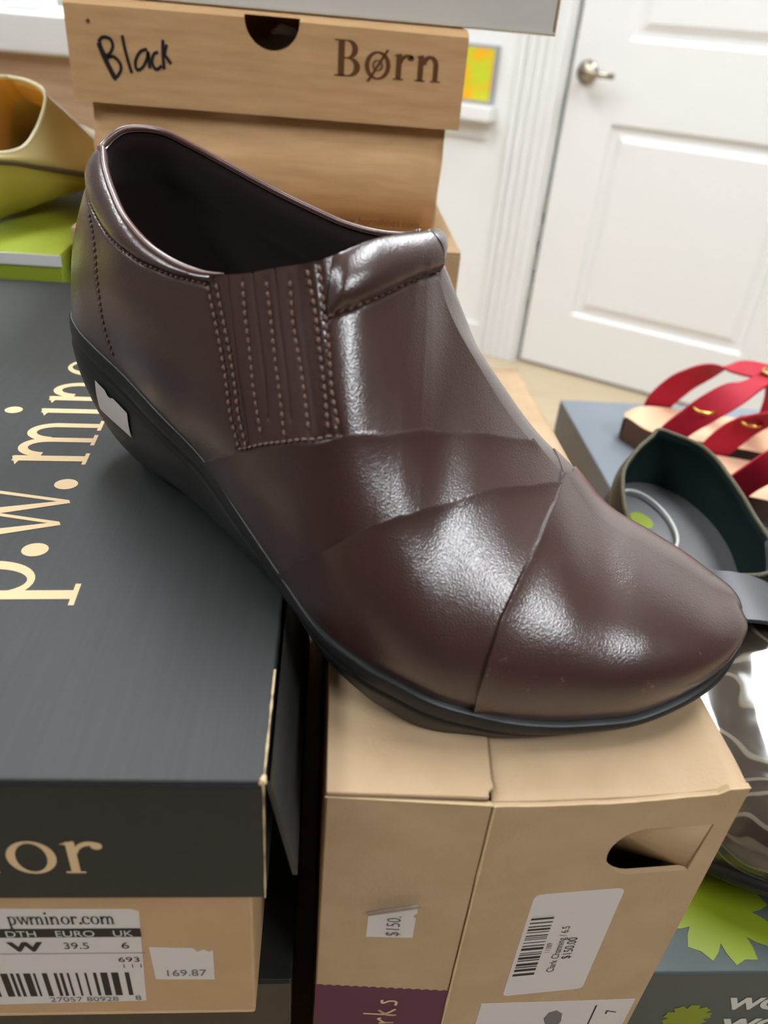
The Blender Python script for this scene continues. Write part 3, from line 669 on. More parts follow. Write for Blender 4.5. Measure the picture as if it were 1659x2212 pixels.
# ------------------------------------------------------------------ charcoal lidded box at the left
mz = CAMZ - H2
t = thing('shoebox', 'charcoal-lidded shoebox with tan serif lettering under the heel of the brown shoe', 'shoe box', (0, 0, 0))
MX0, MX1, MY0, MY1 = -.212, -.0105, .1105, .458
LH = .046
lid = lidmesh(MX0, MX1, MY0, MY1, mz - LH, mz).build('lid', M_charcoal, t, bevel=.0008)
lid.data.materials.append(M_black)
for p in lid.data.polygons:
    if abs(p.normal.z) < .5: p.material_index = 1
# worn pale edges of the lid
mb = MB()
r = random.Random(2)
def worn(p, q, n, r0, r1):
    p = np.array(p); q = np.array(q); pts = [p + (q - p) * k / n for k in range(n + 1)]
    mb.tube(pts, [r.uniform(r0, r1) for _ in pts], 5)
worn((MX1 - .0003, MY0 + .0003, mz - .0005), (MX1 - .0003, MY0 + .0003, mz - LH), 18, .0001, .0003)
worn((MX1 - .0002, MY0 + .0005, mz - .0002), (MX1 - .0002, MY0 + .035, mz - .0002), 22, .00008, .00038)
mb.tube([(MX1 - .001, MY0 + .0006, mz - .0008), (MX1 - .0004, MY0 + .0004, mz - .0004), (MX1 - .0002, MY0 + .002, mz - .0003)], [.0007, .001, .0005], 6)
o = mb.build('worn_edge', M_kraft_edge, t); o['label'] = 'pale frayed cardboard edge'
# side flap of the lid standing slightly away
v = [(MX1, MY0 + .0012, mz - .001), (MX1, MY1 - .01, mz - .001), (MX1 + .0065, MY0 + .004, mz - LH + .004), (MX1 + .004, MY1 - .01, mz - LH + .004)]
v += [(x + .0012, y, z) for x, y, z in v]
obj('lid_flap', v, [(0, 1, 3, 2), (4, 6, 7, 5), (0, 2, 6, 4), (1, 5, 7, 3), (2, 3, 7, 6)], M_charcoal, t)
bz = CAMZ - .257
tray(MX0 + .003, MX1 - .004, MY0 + .0025, MY1 - .003, bz, mz - .004).build('body', M_kraft_d, t, bevel=.0008)
# lettering on the lid top, reading away from the viewer
serif('p.w. minor', .0262, frame((-.0822, .168, mz), (-.053, 1, 0), (0, 0, 1)) @ Matrix.Diagonal((.875, 1, 1, 1)), M_gold, t)
_o, _w = serif('p.w. minor', .0125, FX(0, MY0, mz - .0345), M_gold, t); _o.data.transform(Matrix.Translation((-.0472 - _w, 0, 0)))
FXb = FX(0, MY0 + .0025, CAMZ)                                      # face of the kraft body
sheet([(-.135, -.2505), (-.0462, -.2480), (-.0438, -.2005), (-.046, -.1995), (-.135, -.1985)], FXb, M_paper, t, 'size_label')
_o, _w = serif('pwminor.com', .0037, Matrix.Identity(4), M_ink, t, bold=.06); _o.data.transform(FXb @ Matrix.Translation((-.0502 - .0275, -.2063, .0001)) @ Matrix.Diagonal((.0275 / _w, 1, 1, 1)))
put(MB().add(*rectz(-.135, -.2128, -.0442, -.2085)).build('label_band', M_ink, t), FXb)
sans('DTH', .0042, FXb @ Matrix.Translation((-.0795, -.2122, .0002)), M_wtext, t, sx=.95)
sans('EURO', .0042, FXb @ Matrix.Translation((-.0667, -.2122, .0002)), M_wtext, t, sx=.95)
sans('UK', .0042, FXb @ Matrix.Translation((-.0517, -.2122, .0002)), M_wtext, t, sx=.95)
sans('W', .0062, FXb @ Matrix.Translation((-.0795, -.2195, .0001)), M_ink, t, sx=1.3, bold=.0003)
sans('39.5', .0046, FXb @ Matrix.Translation((-.0655, -.2186, .0001)), M_ink, t, sx=.9)
sans('6', .0046, FXb @ Matrix.Translation((-.0502, -.2186, .0001)), M_ink, t, sx=1.05)
put(MB().add(*rectz(-.135, -.2212, -.0440, -.2209)).build('label_rule', M_ink2, t), FXb)
sans('693', .0036, FXb @ Matrix.Translation((-.0518, -.2257, .0001)), M_ink, t, sx=1.15)
sans('1 1 1', .0030, FXb @ Matrix.Translation((-.0512, -.2290, .0001)), M_ink2, t)
bars(-.110, -.0495, -.2445, -.2315, FXb, M_ink, t, 7, n=34)
sans('27057 80928', .0038, FXb @ Matrix.Translation((-.0735, -.2478, .0001)), M_ink2, t, sx=.98)
sans('8', .0038, FXb @ Matrix.Translation((-.0492, -.2474, .0001)), M_ink2, t, sx=.98)
sheet([(-.0424, -.2355), (-.0408, -.2358), (-.0258, -.2362), (-.0256, -.2205), (-.0268, -.2210), (-.0282, -.2198), (-.0300, -.2210), (-.0310, -.2192), (-.0428, -.2185)], FXb, M_paper, t, 'price_sticker')
sans('169.87', .0050, FXb @ Matrix.Translation((-.0398, -.2338, .0001)), M_ink2, t, sx=.88)
# box beneath
t = thing('shoebox', 'black glossy shoebox underneath the charcoal-lidded one', 'shoe box')
lidmesh(MX0 - .01, MX1 + .0065, MY0 + .012, MY1 - .004, CAMZ - .3, CAMZ - .2575).build('lid', M_gloss_black, t, bevel=.001)
tray(MX0 - .006, MX1 + .0035, MY0 + .015, MY1 - .007, TABLE + .0004, CAMZ - .2595).build('body', M_gloss_black, t, bevel=.001)

# ------------------------------------------------------------------ kraft hinged box on its side under the toe
cz = CAMZ - H1
Lc = onz(704, 1717, cz); Mc = onz(1068, 1735, cz); Rc = onz(1623, 1700, cz)
t = thing('shoebox', 'kraft hinged shoebox standing on its side under the toe of the brown shoe', 'shoe box')
M_kraft_top = M_kraft
YB = .4125
# lid: a shallow hinged shell covering the left part
def slab(mb, a, b, thick, z0, z1, inward):      # vertical panel from a to b (xy)
    a = np.array(a[:2]); b = np.array(b[:2]); n = np.array(inward); 
    v = [(*a, z0), (*b, z0), (*(b + n * thick), z0), (*(a + n * thick), z0), (*a, z1), (*b, z1), (*(b + n * thick), z1), (*(a + n * thick), z1)]
    mb.add(v, [(0, 3, 2, 1), (4, 5, 6, 7), (0, 1, 5, 4), (1, 2, 6, 5), (2, 3, 7, 6), (3, 0, 4, 7)])
mb = MB(); TH = .0016
lf = Mc[:2] - Lc[:2]; lf /= np.linalg.norm(lf); ln = np.array([-lf[1], lf[0]])
LB = Lc[:2] + np.array([0.0005, YB - Lc[1]]); 
slab(mb, Lc, Mc, TH, TABLE + .0006, cz - .0010, ln)                 # front face of lid
slab(mb, Lc[:2] + ln * TH, LB, TH, TABLE + .0006, cz - .0004, (1, 0))
slab(mb, LB, LB + np.array([.046, 0]), TH, TABLE + .0006, cz - .0004, (0, -1))
Mb = np.array([.0485, .1445])
mb.build('lid', M_kraft, t, bevel=.0006)
# lid top strip with its small notch near the corner
poly = [tuple(Lc[:2] + ln * .0001), tuple(Mc[:2] + np.array([-.0012, .001])), (Mc[0] - .0012, Mc[1] + .0028), (Mc[0] + .0004, Mc[1] + .0042), (Mc[0] + .0002, Mc[1] + .007), (.0483, .147), (.0497, .2), (.0500, YB), tuple(LB)]
MB().prism(poly, cz - .0006, cz + .0010).build('lid_side', M_kraft, t, bevel=.0005)
# body
rf = Rc[:2] - Mc[:2]; rf /= np.linalg.norm(rf); rn = np.array([-rf[1], rf[0]])
RB = np.array([.1104, YB])
mb = MB()
slab(mb, Rc, RB, TH, TABLE + .0006, cz - .002, (-1, 0)); slab(mb, RB, (.052, YB), TH, TABLE + .0006, cz - .002, (0, -1))
slab(mb, (.0445, .13), (.0445, YB), TH, TABLE + .0006, cz - .003, (1, 0))
mb.build('body', M_kraft, t, bevel=.0004)
# top panel of body, dipping gently towards the front edge
v = []; f = []; nx, ny = 15, 30
for j in range(ny + 1):
    for i in range(nx + 1):
        a = i / nx; b_ = j / ny; b2 = b_ ** 2
        x0 = Mc[0] - .0003 + b_ * .0015; x1 = Rc[0] + (RB[0] - Rc[0]) * b2
        y0 = Mc[1] + (Rc[1] - Mc[1]) * a + .0012; y = y0 + (YB - y0) * b2
        z = cz - .0022 * math.exp(-((y - y0) / .006) ** 2) * (.35 + .65 * math.sin(math.pi * a)) - .0012 * math.exp(-((a - .75) / .2) ** 2 - ((b2 - .08) / .08) ** 2)
        v.append((x0 + (x1 - x0) * a, y, z - .0002))
for j in range(ny):
    for i in range(nx): k = j * (nx + 1) + i; f.append((k, k + 1, k + nx + 2, k + nx + 1))
o = obj('top_panel', v, f, M_kraft, t, smooth=True); sd = o.modifiers.new('s', 'SOLIDIFY'); sd.thickness = .0012; sd.offset = -1
# end panel with the D-shaped finger hole
EM = frame((Mc[0], Mc[1], cz), (rf[0], rf[1], 0), (rf[1], -rf[0], 0))  # x right, y up, z towards viewer
EW = float(np.linalg.norm(Rc[:2] - Mc[:2])); zb_ = TABLE + .0006 - cz
def dshape(n=14):
    c = (.0480, -.0262); pts = [(.0643, -.0370), (.0655, -.0156)]
    top = [(.0655 - .018 * k / 5, -.0152) for k in range(1, 5)]
    arc = [(.0470 + .0102 * math.cos(math.radians(a)), -.0262 + .0108 * math.sin(math.radians(a))) for a in np.linspace(95, 262, n)]
    return pts + arc + [(.0560, -.0370)]
def plate(name, outer, holes, th, m, parent, M):
    b = bmesh.new(); es = []
    for lp in [outer] + holes:
        vs = [b.verts.new((x, y, 0)) for x, y in lp]; es += [b.edges.new((vs[i], vs[(i + 1) % len(vs)])) for i in range(len(vs))]
    bmesh.ops.triangle_fill(b, use_beauty=True, use_dissolve=False, edges=es)
    bmesh.ops.recalc_face_normals(b, faces=b.faces)
    if sum(f_.normal.z for f_ in b.faces) < 0: bmesh.ops.reverse_faces(b, faces=b.faces)
    g = bmesh.ops.extrude_face_region(b, geom=b.faces[:]); bmesh.ops.translate(b, verts=[e for e in g['geom'] if isinstance(e, bmesh.types.BMVert)], vec=(0, 0, -th))
    bmesh.ops.recalc_face_normals(b, faces=b.faces)
    me = bpy.data.meshes.new(name); b.to_mesh(me); b.free(); me.transform(M); o = bpy.data.objects.new(name, me); COL.objects.link(o); me.materials.append(m)
    if parent: o.parent = parent
    return o
r = random.Random(4)
topedge = [(EW * k / 24, -.0014 - .0016 * math.sin(math.pi * k / 24) * (1 if k < 22 else .2) + r.uniform(-.00012, .00012) + (.0012 if k >= 22 else 0)) for k in range(24, -1, -1)]
plate('end_panel', [(0.0008, zb_), (EW, zb_)] + topedge, [dshape()[::-1]], .0016, M_kraft, t, EM)
# ragged paper fibre along the fold
mb = MB(); mb.tube([(EM @ Vector((x, y, .0001))) for x, y in topedge], [r.uniform(.00012, .00032) for _ in topedge], 5)
mb.tube([(p[0] - .0002, p[1], cz - .0008) for p in (Lc, (Lc + Mc) / 2, Mc)], [.0002, .0004, .0005], 5)
mb.tube([(Mc[0] + .0003, Mc[1] - .0002, z) for z in np.linspace(cz - .001, cz - .14, 20)], [r.uniform(.00025, .0005) for _ in range(20)], 6)
o = mb.build('torn_edge', M_kraft_edge, t); o['label'] = 'pale torn paper edge'
# push-in tab
D = dshape(); v = []; 
for x, y in D:
    q = (.0650 - x) / .028; v.append((x + .0002 * q, y + .0004, -.0003 - .0105 * q * (0.35 + .65 * ((-.0152 - y) / .022))))
c = np.mean(v, 0); v.append(tuple(c)); n = len(D)
o = obj('push_tab', v, [(i, (i + 1) % n, n) for i in range(n)], M_kraft, t, smooth=True); put(o, EM); sd = o.modifiers.new('s', 'SOLIDIFY'); sd.thickness = .001
# lid face: scalloped purple band and script
LM = frame((Lc[0], Lc[1], cz), (lf[0], lf[1], 0), (lf[1], -lf[0], 0)); LW = float(np.linalg.norm(Mc[:2] - Lc[:2]))
sc = [(LW * k / 60, -.0955 + .0007 * abs(math.sin(math.pi * 15 * k / 60)) - .0008 * k / 60) for k in range(60, -1, -1)]
sheet([(0, -.18), (LW, -.18)] + sc, LM, M_purple, t, 'purple_band', .00008)
ks = .0062
def scr(pts, ox): return [((y) * ks + .0225, -.1205 + (x + ox) * ks) for x, y in pts]   # writing that reads upwards
strokes = [scr([(.1, .75), (0, .2), (.25, 0), (.55, .35), (.7, .8), (.62, .2), (.85, .05)], -.9),
           scr([(0, .8), (.1, 0), (.1, .5), (.45, .85), (.55, .7)], .25),
           scr([(.15, 1.7), (.1, 0), (.1, .45), (.6, .9), (.25, .5), (.75, 0)], 1.1),
           scr([(.6, .8), (.25, .75), (.5, .4), (.45, .05), (.05, .05)], 2.2)]
strokes = [[(.0268 - (a - .0225), b) for a, b in st] for st in strokes]
ribbon(strokes, .0009, LM, M_gold, t, lift=.0002)
# price sticker on the lid, its top edge curling
sheet([(.0142, -.0655), (.0281, -.0650), (.0281, -.0545), (.0272, -.0540), (.0276, -.0525), (.0282, -.0518), (.0282, -.0475), (.0142, -.0525)], LM, M_paper, t, 'price_sticker')
v = [(.0140, -.0530, .0001), (.0284, -.0478, .0001), (.0286, -.0455, .0022), (.0141, -.0505, .0022), (.0288, -.0440, .0030), (.0141, -.0490, .0030)]
o = obj('sticker_curl', v, [(0, 1, 2, 3), (3, 2, 4, 5)], M_paper, t, smooth=True); put(o, LM)
sans('$150.', .0058, LM @ Matrix.Translation((.0238, -.0645, .0001)) @ Matrix.Rotation(math.pi / 2, 4, 'Z'), M_ink2, t, sx=.85)
# barcode label on the end panel
sheet(rrect(.0190, -.1032, .0468, -.0440, .0022), EM, M_paper, t, 'barcode_label')
bars(-.0905, -.0555, .0203, .0275, EM, M_ink, t, 11, n=26, vertical=False)
Rz = Matrix.Rotation(math.pi / 2, 4, 'Z')
sans('11389', .0026, EM @ Matrix.Translation((.0301, -.0775, .0001)) @ Rz, M_ink2, t, sx=.95)
sans('Clark Channing / 6.5', .0036, EM @ Matrix.Translation((.0338, -.0898, .0001)) @ Rz, M_ink, t, sx=.92)
sans('$150.00', .0044, EM @ Matrix.Translation((.0378, -.0822, .0001)) @ Rz, M_ink, t, sx=.90)
sheet([(.0125, -.19), (.0690, -.19), (.0690, -.1150), (.0125, -.1070)], EM, M_paper, t, 'size_label')
put(MB().add(*rectz(.0548, -.15, .0554, -.1165)).build('label_rule', M_ink, t), EM)
# small printed picture of a shoe on the label
pic = [(.0370 + a * .0075, -.1235 + b * .0115) for a, b in [(.1, -1), (.2, -.3), (0, .1), (.15, .45), (.5, .55), (.85, .3), (.95, -.2), (.8, -.7), (.9, -1)]]
put(MB().prism(pic, .00012, .00016).build('printed_shoe', M_ink2, t), EM)
sans('7', .006, EM @ Matrix.Translation((.0640, -.1240, .0001)) @ Rz, M_ink, t)

# ------------------------------------------------------------------ stack of brown boxes behind
def face_frame(x, y, z): return FX(x, y, z)
M_born = mat('brown_wood_print_board', rgb(214, 174, 128), .7, .25, var=(26, .28, rgb(188, 148, 104), (1, 1, 7)), bump=[('noise', 400, .2, .0004)])
BX0, BX1, BY0, BY1 = -.1495, .0725, .502, .80
BT = CAMZ - .0045; BL = CAMZ - .0535
t = thing('shoebox', 'brown shoebox with a thumb hole in its lid and handwriting, upper of the stack behind', 'shoe box')
mb = MB(); th = .002
b0 = BY0
lw = BX1 - BX0
hc = -.0375 - BX0; hr = .0152
ol = [(0, BL - CAMZ), (lw, BL - CAMZ), (lw, BT - CAMZ - .002)] + [(hc + hr * math.cos(math.radians(a)), BT - CAMZ - .0015 - hr * .98 * math.sin(math.radians(a))) for a in np.linspace(0, 180, 21)] + [(0, BT - CAMZ - .002)]
b = bmesh.new()
plate('lid_front', ol, [], th, M_born, t, FX(BX0, BY0, CAMZ))
lidb = MB(); lidb.box(BX0, BX0 + th, BY0 + th, BY1, BL, BT - .002); lidb.box(BX1 - th, BX1, BY0 + th, BY1, BL, BT - .002); lidb.box(BX0, BX1, BY1 - th, BY1, BL, BT - .002)
# gently domed lid top
v = []; f = []
yy = [BY0, BY0 + .003, BY0 + .012, BY0 + .04, BY0 + .15, BY1]; zz = [BT - .002, BT, BT + .0018, BT + .0022, BT + .002, BT]
xs = np.unique(np.concatenate([np.linspace(BX0, BX1, 12), BX0 + hc + hr * np.linspace(-1, 1, 9)]))
for j, (y, z) in enumerate(zip(yy, zz)):
    for x in xs: v.append((x, y, z))
nn_ = len(xs)
for j in range(5):
    for i in range(nn_ - 1):
        xm = (xs[i] + xs[i + 1]) / 2 - BX0
        if j == 0 and abs(xm - hc) < hr: continue
        k = j * nn_ + i; f.append((k, k + 1, k + nn_ + 1, k + nn_))
lidb.add(v, f); lidb.build('lid', M_born, t)
by0 = BY0 + .006
prof = [(by0 + .001, BT - .03), (by0 + .001, CAMZ - .058), (by0 - .002, CAMZ - .066), (by0 - .006, CAMZ - .070), (by0 - .0055, CAMZ - .093), (by0 + .001, CAMZ - .1155)]
v = []; f = []; nx = 24
for i in range(nx + 1):
    a = i / nx; x = BX0 + .008 + (BX1 - BX0 - .015) * a
    for j, (y, z) in enumerate(prof):
        dz = (-.0045 * math.exp(-((a - .0) / .35) ** 2) if j in (2, 3) else 0) + (.0 if j != 3 else .001 * math.sin(a * 9)); v.append((x - (.0028 * max(0, (CAMZ - .055 - z)) / .06 if a > .5 else 0) * a, y, z + dz))
k = len(prof)
for i in range(nx):
    for j in range(k - 1): q = i * k + j; f.append((q, q + k, q + k + 1, q + 1))
o = obj('body_front', v, f, M_born, t, smooth=True); sd = o.modifiers.new('s', 'SOLIDIFY'); sd.thickness = .0018; sd.offset = 1
mb = MB(); mb.box(BX0 + .008, BX0 + .01, by0 + .003, BY1 - .004, CAMZ - .1155, BT - .03); mb.box(BX1 - .0095, BX1 - .0075, by0 + .003, BY1 - .004, CAMZ - .1155, BT - .03); mb.box(BX0 + .008, BX1 - .0075, BY1 - .006, BY1 - .004, CAMZ - .1155, BT - .03); mb.box(BX0 + .008, BX1 - .0075, by0 + .003, BY1 - .004, CAMZ - .1155, CAMZ - .1137)
mb.build('body', M_born, t)
tis = MB(); tis.tube([(-.040, .53, CAMZ - .013), (-.034, .527, CAMZ - .0105), (-.028, .53, CAMZ - .0115), (-.022, .54, CAMZ - .013)], [.001, .0028, .0026, .001], 7); tis.tube([(-.07, .56, CAMZ - .03), (-.03, .55, CAMZ - .024), (.0, .56, CAMZ - .03)], [.006, .012, .006], 8)
o = tag(tis.build('tissue_paper', mat('tissue', rgb(225, 224, 220), .8), None, smooth=True), 'crumpled white tissue paper inside the box, seen through its thumb hole', 'tissue paper')
# lettering
_BF = FX(0, BY0, CAMZ)
def bpx(px, py): q = onp(px, py, (0, BY0, 0), np.array([0, 1., 0])); return (float(q[0]), float(q[2] - CAMZ))
a_ = bpx(722, 163); e_ = bpx(960, 180)
ang = math.atan2(e_[1] - a_[1], e_[0] - a_[0])
oo, wl = serif('BOrn', 1.0, Matrix.Identity(4), M_brown_ink, t, bold=.06); sz = math.hypot(e_[0] - a_[0], e_[1] - a_[1]) / (wl * 1.02); oo.data.transform(_BF @ Matrix.Translation((a_[0], a_[1], .00015)) @ Matrix.Rotation(ang, 4, 'Z') @ Matrix.Diagonal((sz, sz * .92, .01, 1)))
hand = [[(215, 88), (222, 115), (235, 145), (250, 172)], [(213, 90), (222, 80), (238, 84), (244, 98), (240, 112), (230, 124), (245, 122), (258, 134), (262, 148), (256, 162), (246, 172)],
        [(217, 100), (226, 116), (232, 122)], [(264, 76), (270, 105), (278, 135), (285, 158)], [(318, 106), (303, 112), (293, 132), (296, 150), (308, 146), (318, 126), (320, 112), (324, 148)],
        [(342, 112), (332, 118), (329, 136), (338, 150), (350, 142)], [(352, 86), (352, 115), (355, 150)], [(360, 96), (356, 118), (360, 124), (370, 138)]]
ribbon([[bpx(*p) for p in st] for st in hand], .0017, _BF, M_ink, t, name='handwriting', lift=.0003)
ribbon([[bpx(213, 92), bpx(228, 128), bpx(248, 168)]], .0026, _BF, M_ink, t, name='handwriting', lift=.00032)
o = MB().tube([Vector((0, 0, 0)), Vector((0, 0, .0003))], .0011, 8).build('stain', M_brown_ink, t); q = bpx(190, 45); put(o, _BF @ Matrix.Translation((q[0], q[1], 0)))
q0 = onp(722, 479, (0, by0 - .003, 0), np.array([0, 1., 0])); sans('www.bornshoes.com', .0068, frame((q0[0], by0 - .0030, q0[2]), (1, 0, .0), (0, -1, -.28)), M_brown_ink, t, sx=.92, lift=.0012)
# boot box lower in the stack
t = thing('shoebox', 'large plain brown box at the bottom of the stack behind the brown shoe', 'shoe box')
lidmesh(-.1525, .0785, .472, .82, CAMZ - .16, CAMZ - .1165).build('lid', M_kraft_d, t, bevel=.0012)
tray(-.1495, .0755, .475, .817, TABLE + .0004, CAMZ - .119).build('body', M_kraft_d, t, bevel=.001)
# silver box above
t = thing('shoebox', 'silver grey shoebox on top of the stack, cut off by the picture edge', 'shoe box')
M_silver = mat('silver_board', rgb(205, 203, 198), .4, .5, var=(8, .3, rgb(215, 213, 208)))
MB().box(-.2, .1225, .514, .80, BT + .0023, BT + .085).build('body', M_silver, t, bevel=.001)
MB().box(-.2, .1228, .5132, .5139, BT + .003, BT + .0042).build('bottom_edge', mat('pale_edge', rgb(210, 205, 195), .5), t)
MB().box(.1226, .1236, .5135, .80, BT + .0023, BT + .085).build('side_panel', M_kraft_d, t)
# white carton behind the stack at right
t = thing('carton', 'white carton standing upright behind the right side of the brown stack', 'box')
MB().box(.03, .0985, .83, .93, TABLE + .0004, CAMZ - .055).build('body', M_white, t, bevel=.002)
MB().box(.028, .1005, .828, .932, CAMZ - .055, CAMZ - .052).build('lid', M_white, t, bevel=.001)

# ------------------------------------------------------------------ lime box and cream shoe
t = thing('shoebox', 'lime green shoebox with a white lid stripe, behind the charcoal box at far left', 'shoe box')
gz = CAMZ - .1305; GY = .463
lm = lidmesh(-.42, -.158, GY, .70, gz - .032, gz).build('lid', mat('lime_board', rgb(146, 160, 44), .4, .45, var=(5, .3, rgb(158, 170, 56))), t, bevel=.001)
MB().box(-.4205, -.1575, GY - .0007, GY, gz - .0068, gz - .0004).build('white_stripe', M_white, t)
tray(-.417, -.161, GY + .003, .697, gz - .12, gz - .003).build('body', M_white, t, bevel=.001)
t = thing('shoebox', 'white shoebox beneath the lime green one at far left', 'shoe box')
tray(-.417, -.161, GY + .001, .697, TABLE + .0004, gz - .1245).build('body', M_white, t, bevel=.001)
lidmesh(-.42, -.158, GY - .002, .70, gz - .16, gz - .1205).build('lid', M_white, t, bevel=.001)
# cream wedge: heel towards the right, toe off to the left
def simple_shoe(root, T_, upper, sole_m, lin_m, zs=1.0, pip=None, band=None, gore=None, dark=None, ys=1.0):
    """shoe built from the same kind of ribbed surface; T_ maps millimetres to metres in the world"""
    objs = {}
    mu = MB(); ml = MB(); ms = MB(); mf = MB()
    for side in (1, -1):
        U = np.linspace(0, 22, 90); V = np.linspace(0, 1, 26); P = surf(side, U, V); P = P * np.array([1, ys, zs])
        n, m = P.shape[:2]; idx = np.arange(n * m).reshape(n, m); F = np.stack([idx[:-1, :-1], idx[1:, :-1], idx[1:, 1:], idx[:-1, 1:]], -1).reshape(-1, 4)
        mu.add(T_(P.reshape(-1, 3)), F)
        U2 = np.linspace(0, 12.5, 60); P2 = surf(side, U2, V) * np.array([1, ys, zs]); du = np.gradient(P2, axis=0); dv = np.gradient(P2, axis=1); N = np.cross(du, dv) * -side; N /= np.linalg.norm(N, axis=2, keepdims=True) + 1e-9
        P2 = P2 - N * (2.4 - 2.0 * sm(V, .95, 1))[None, :, None]; n, m = P2.shape[:2]; idx = np.arange(n * m).reshape(n, m); F = np.stack([idx[:-1, :-1], idx[1:, :-1], idx[1:, 1:], idx[:-1, 1:]], -1).reshape(-1, 4)
        ml.add(T_(P2.reshape(-1, 3)), F)
        G = sole_grid(side, U, np.concatenate([np.linspace(-1, 0, 4), np.linspace(.05, 1, 14)])) * np.array([1, ys, zs])
        n, m = G.shape[:2]; idx = np.arange(n * m).reshape(n, m); F = np.stack([idx[:-1, :-1], idx[1:, :-1], idx[1:, 1:], idx[:-1, 1:]], -1).reshape(-1, 4); ms.add(T_(G.reshape(-1, 3)), F)
    U = np.linspace(0, 21.5, 60); a = fline(1, U) * np.array([1, ys, zs]); b_ = fline(-1, U) * np.array([1, ys, zs]); v = []; f = []
    for i in range(len(U)):
        for s_ in np.linspace(.02, .98, 9): v.append(a[i] * (1 - s_) + b_[i] * s_ + np.array([0, 0, 6]))
    for i in range(len(U) - 1):
        for j in range(8): f.append((i * 9 + j, (i + 1) * 9 + j, (i + 1) * 9 + j + 1, i * 9 + j + 1))
    mf.add(T_(np.array(v)), f)
    ou = mu.build('upper', upper, root, smooth=True); ol_ = ml.build('lining', lin_m, root, smooth=True)
    if dark:
        ou.data.materials.append(dark)
        for i, p in enumerate(ou.data.polygons):
            if (i % (89 * 25)) // 25 < 46: p.material_index = 1
    if gore:
        ol_.data.materials.append(gore)
        for i, p in enumerate(ol_.data.polygons):
            if (i % (59 * 25)) // 25 > 33: p.material_index = 1
    _ = 0; ms.build('outsole', sole_m, root, smooth=True); mf.build('footbed', lin_m, root, smooth=True)
    lp = np.vstack([topl(1, 11, 0, 70), topl(-1, 0, 11, 70)[1:]]) * np.array([1, ys, zs])
    MB().tube(T_(lp), .0013, 8).build('piping', pip or upper, root, smooth=True)
    wl = np.vstack([fline(1, np.linspace(22, 0, 90)), fline(-1, np.linspace(0, 22, 90))[1:]]) * np.array([1, ys, zs])
    return wl
M_cream = mat('cream_patent', rgb(222, 208, 150), .25, .5, coat=.5, coat_rough=.1)
M_olive = mat('olive_wedge_sole', rgb(166, 156, 62), .35, .5, coat=.2)
M_creaml = mat('tan_lining', rgb(222, 180, 96), .6)
t = thing('wedge_sandal', 'cream and olive patent wedge shoe standing on the lime green box', 'shoe')
def Tcream(P):
    x = P[:, 0] * .00093; y = (P[:, 1] + 8) * .00093; z = P[:, 2] * .00093
    return np.stack([-.236 + x * .20 + y * .98, .478 + x * .98 - y * .20, gz + .0006 + z], 1)
_keep = (NT, FT)
zc = np.interp(range(23), [0, 1, 2, 3, 4, 5, 6, 7, 8, 9, 10, 11, 13, 15, 18, 22], [70, 68, 62, 54, 48, 46, 48, 56, 68, 78, 83, 84, 68, 54, 40, 24])
NT = [(x, y, zc[k]) for k, (x, y, z) in enumerate(_keep[0])]
FT = [(x, y, zc[k]) for k, (x, y, z) in enumerate(_keep[1])]
wl = simple_shoe(t, Tcream, M_cream, M_olive, M_creaml, zs=1.0, pip=mat('pale_piping', rgb(232, 222, 180), .4))
MB().tube(Tcream(wl + np.array([0, 0, .5])), .0022, 8).build('welt_strip', mat('grey_brown_welt', rgb(96, 84, 66), .5), t, smooth=True)
NT, FT = _keep
# strap over the instep
def strap_pts(pts, wd, th, name, m, parent, up=(0, 0, 1)):
    P = cspl(np.array(pts, float), np.linspace(0, len(pts) - 1, (len(pts) - 1) * 8 + 1)); v = []; f = []
    for i in range(len(P)):
        tg = P[min(i + 1, len(P) - 1)] - P[max(i - 1, 0)]; tg /= np.linalg.norm(tg); w_ = np.array(up if not callable(up) else up(i / (len(P) - 1)), float); w_ = w_ - tg * (w_ @ tg); w_ /= np.linalg.norm(w_) + 1e-9; nn = np.cross(tg, w_)
        v += [P[i] + w_ * wd / 2 + nn * th / 2, P[i] - w_ * wd / 2 + nn * th / 2, P[i] - w_ * wd / 2 - nn * th / 2, P[i] + w_ * wd / 2 - nn * th / 2]
    for i in range(len(P) - 1):
        for a in range(4): f.append((4 * i + a, 4 * i + (a + 1) % 4, 4 * i + 4 + (a + 1) % 4, 4 * i + 4 + a))
    f += [(0, 1, 2, 3), tuple(4 * (len(P) - 1) + a for a in (3, 2, 1, 0))]
    return obj(name, v, f, m, parent, smooth=False, bevel=.0004)

# ------------------------------------------------------------------ grey-green box with logo, patent clog
wz = CAMZ - .28
M_slate = mat('slate_board', rgb(78, 87, 86), .5, .25, bump=[('noise', 500, .1, .0003)])
M_slate_d = mat('slate_board_dark', rgb(80, 84, 84), .5, .4)
M_leaf = mat('lime_logo', rgb(124, 140, 14), .5)
t = thing('shoebox', 'slate grey shoebox with lime flower logos and white letters at lower right', 'shoe box')
WX0, WX1, WY0, WY1 = .1215, .36, .1345, .43
lidmesh(WX0, WX1, WY0, WY1, wz - .06, wz).build('lid', M_slate, t, bevel=.0012)
tray(WX0 + .003, WX1 - .003, WY0 + .003, WY1 - .003, TABLE + .0004, wz - .003).build('body', M_slate_d, t, bevel=.001)
def flower(cx_, cy_, R, n, rot, jag=.34):
    out = []
    for k in range(n):
        a0 = rot + 2 * math.pi * k / n
        for da, rr in ((-.40, .82), (-.26, 1.0), (.0, .93), (.26, 1.0), (.40, .82)): a = a0 + da * 2 * math.pi / n; out.append((cx_ + R * rr * math.cos(a), cy_ + R * rr * math.sin(a)))
        a = a0 + math.pi / n; out.append((cx_ + R * (1 - jag) * math.cos(a), cy_ + R * (1 - jag) * math.sin(a)))
    return out
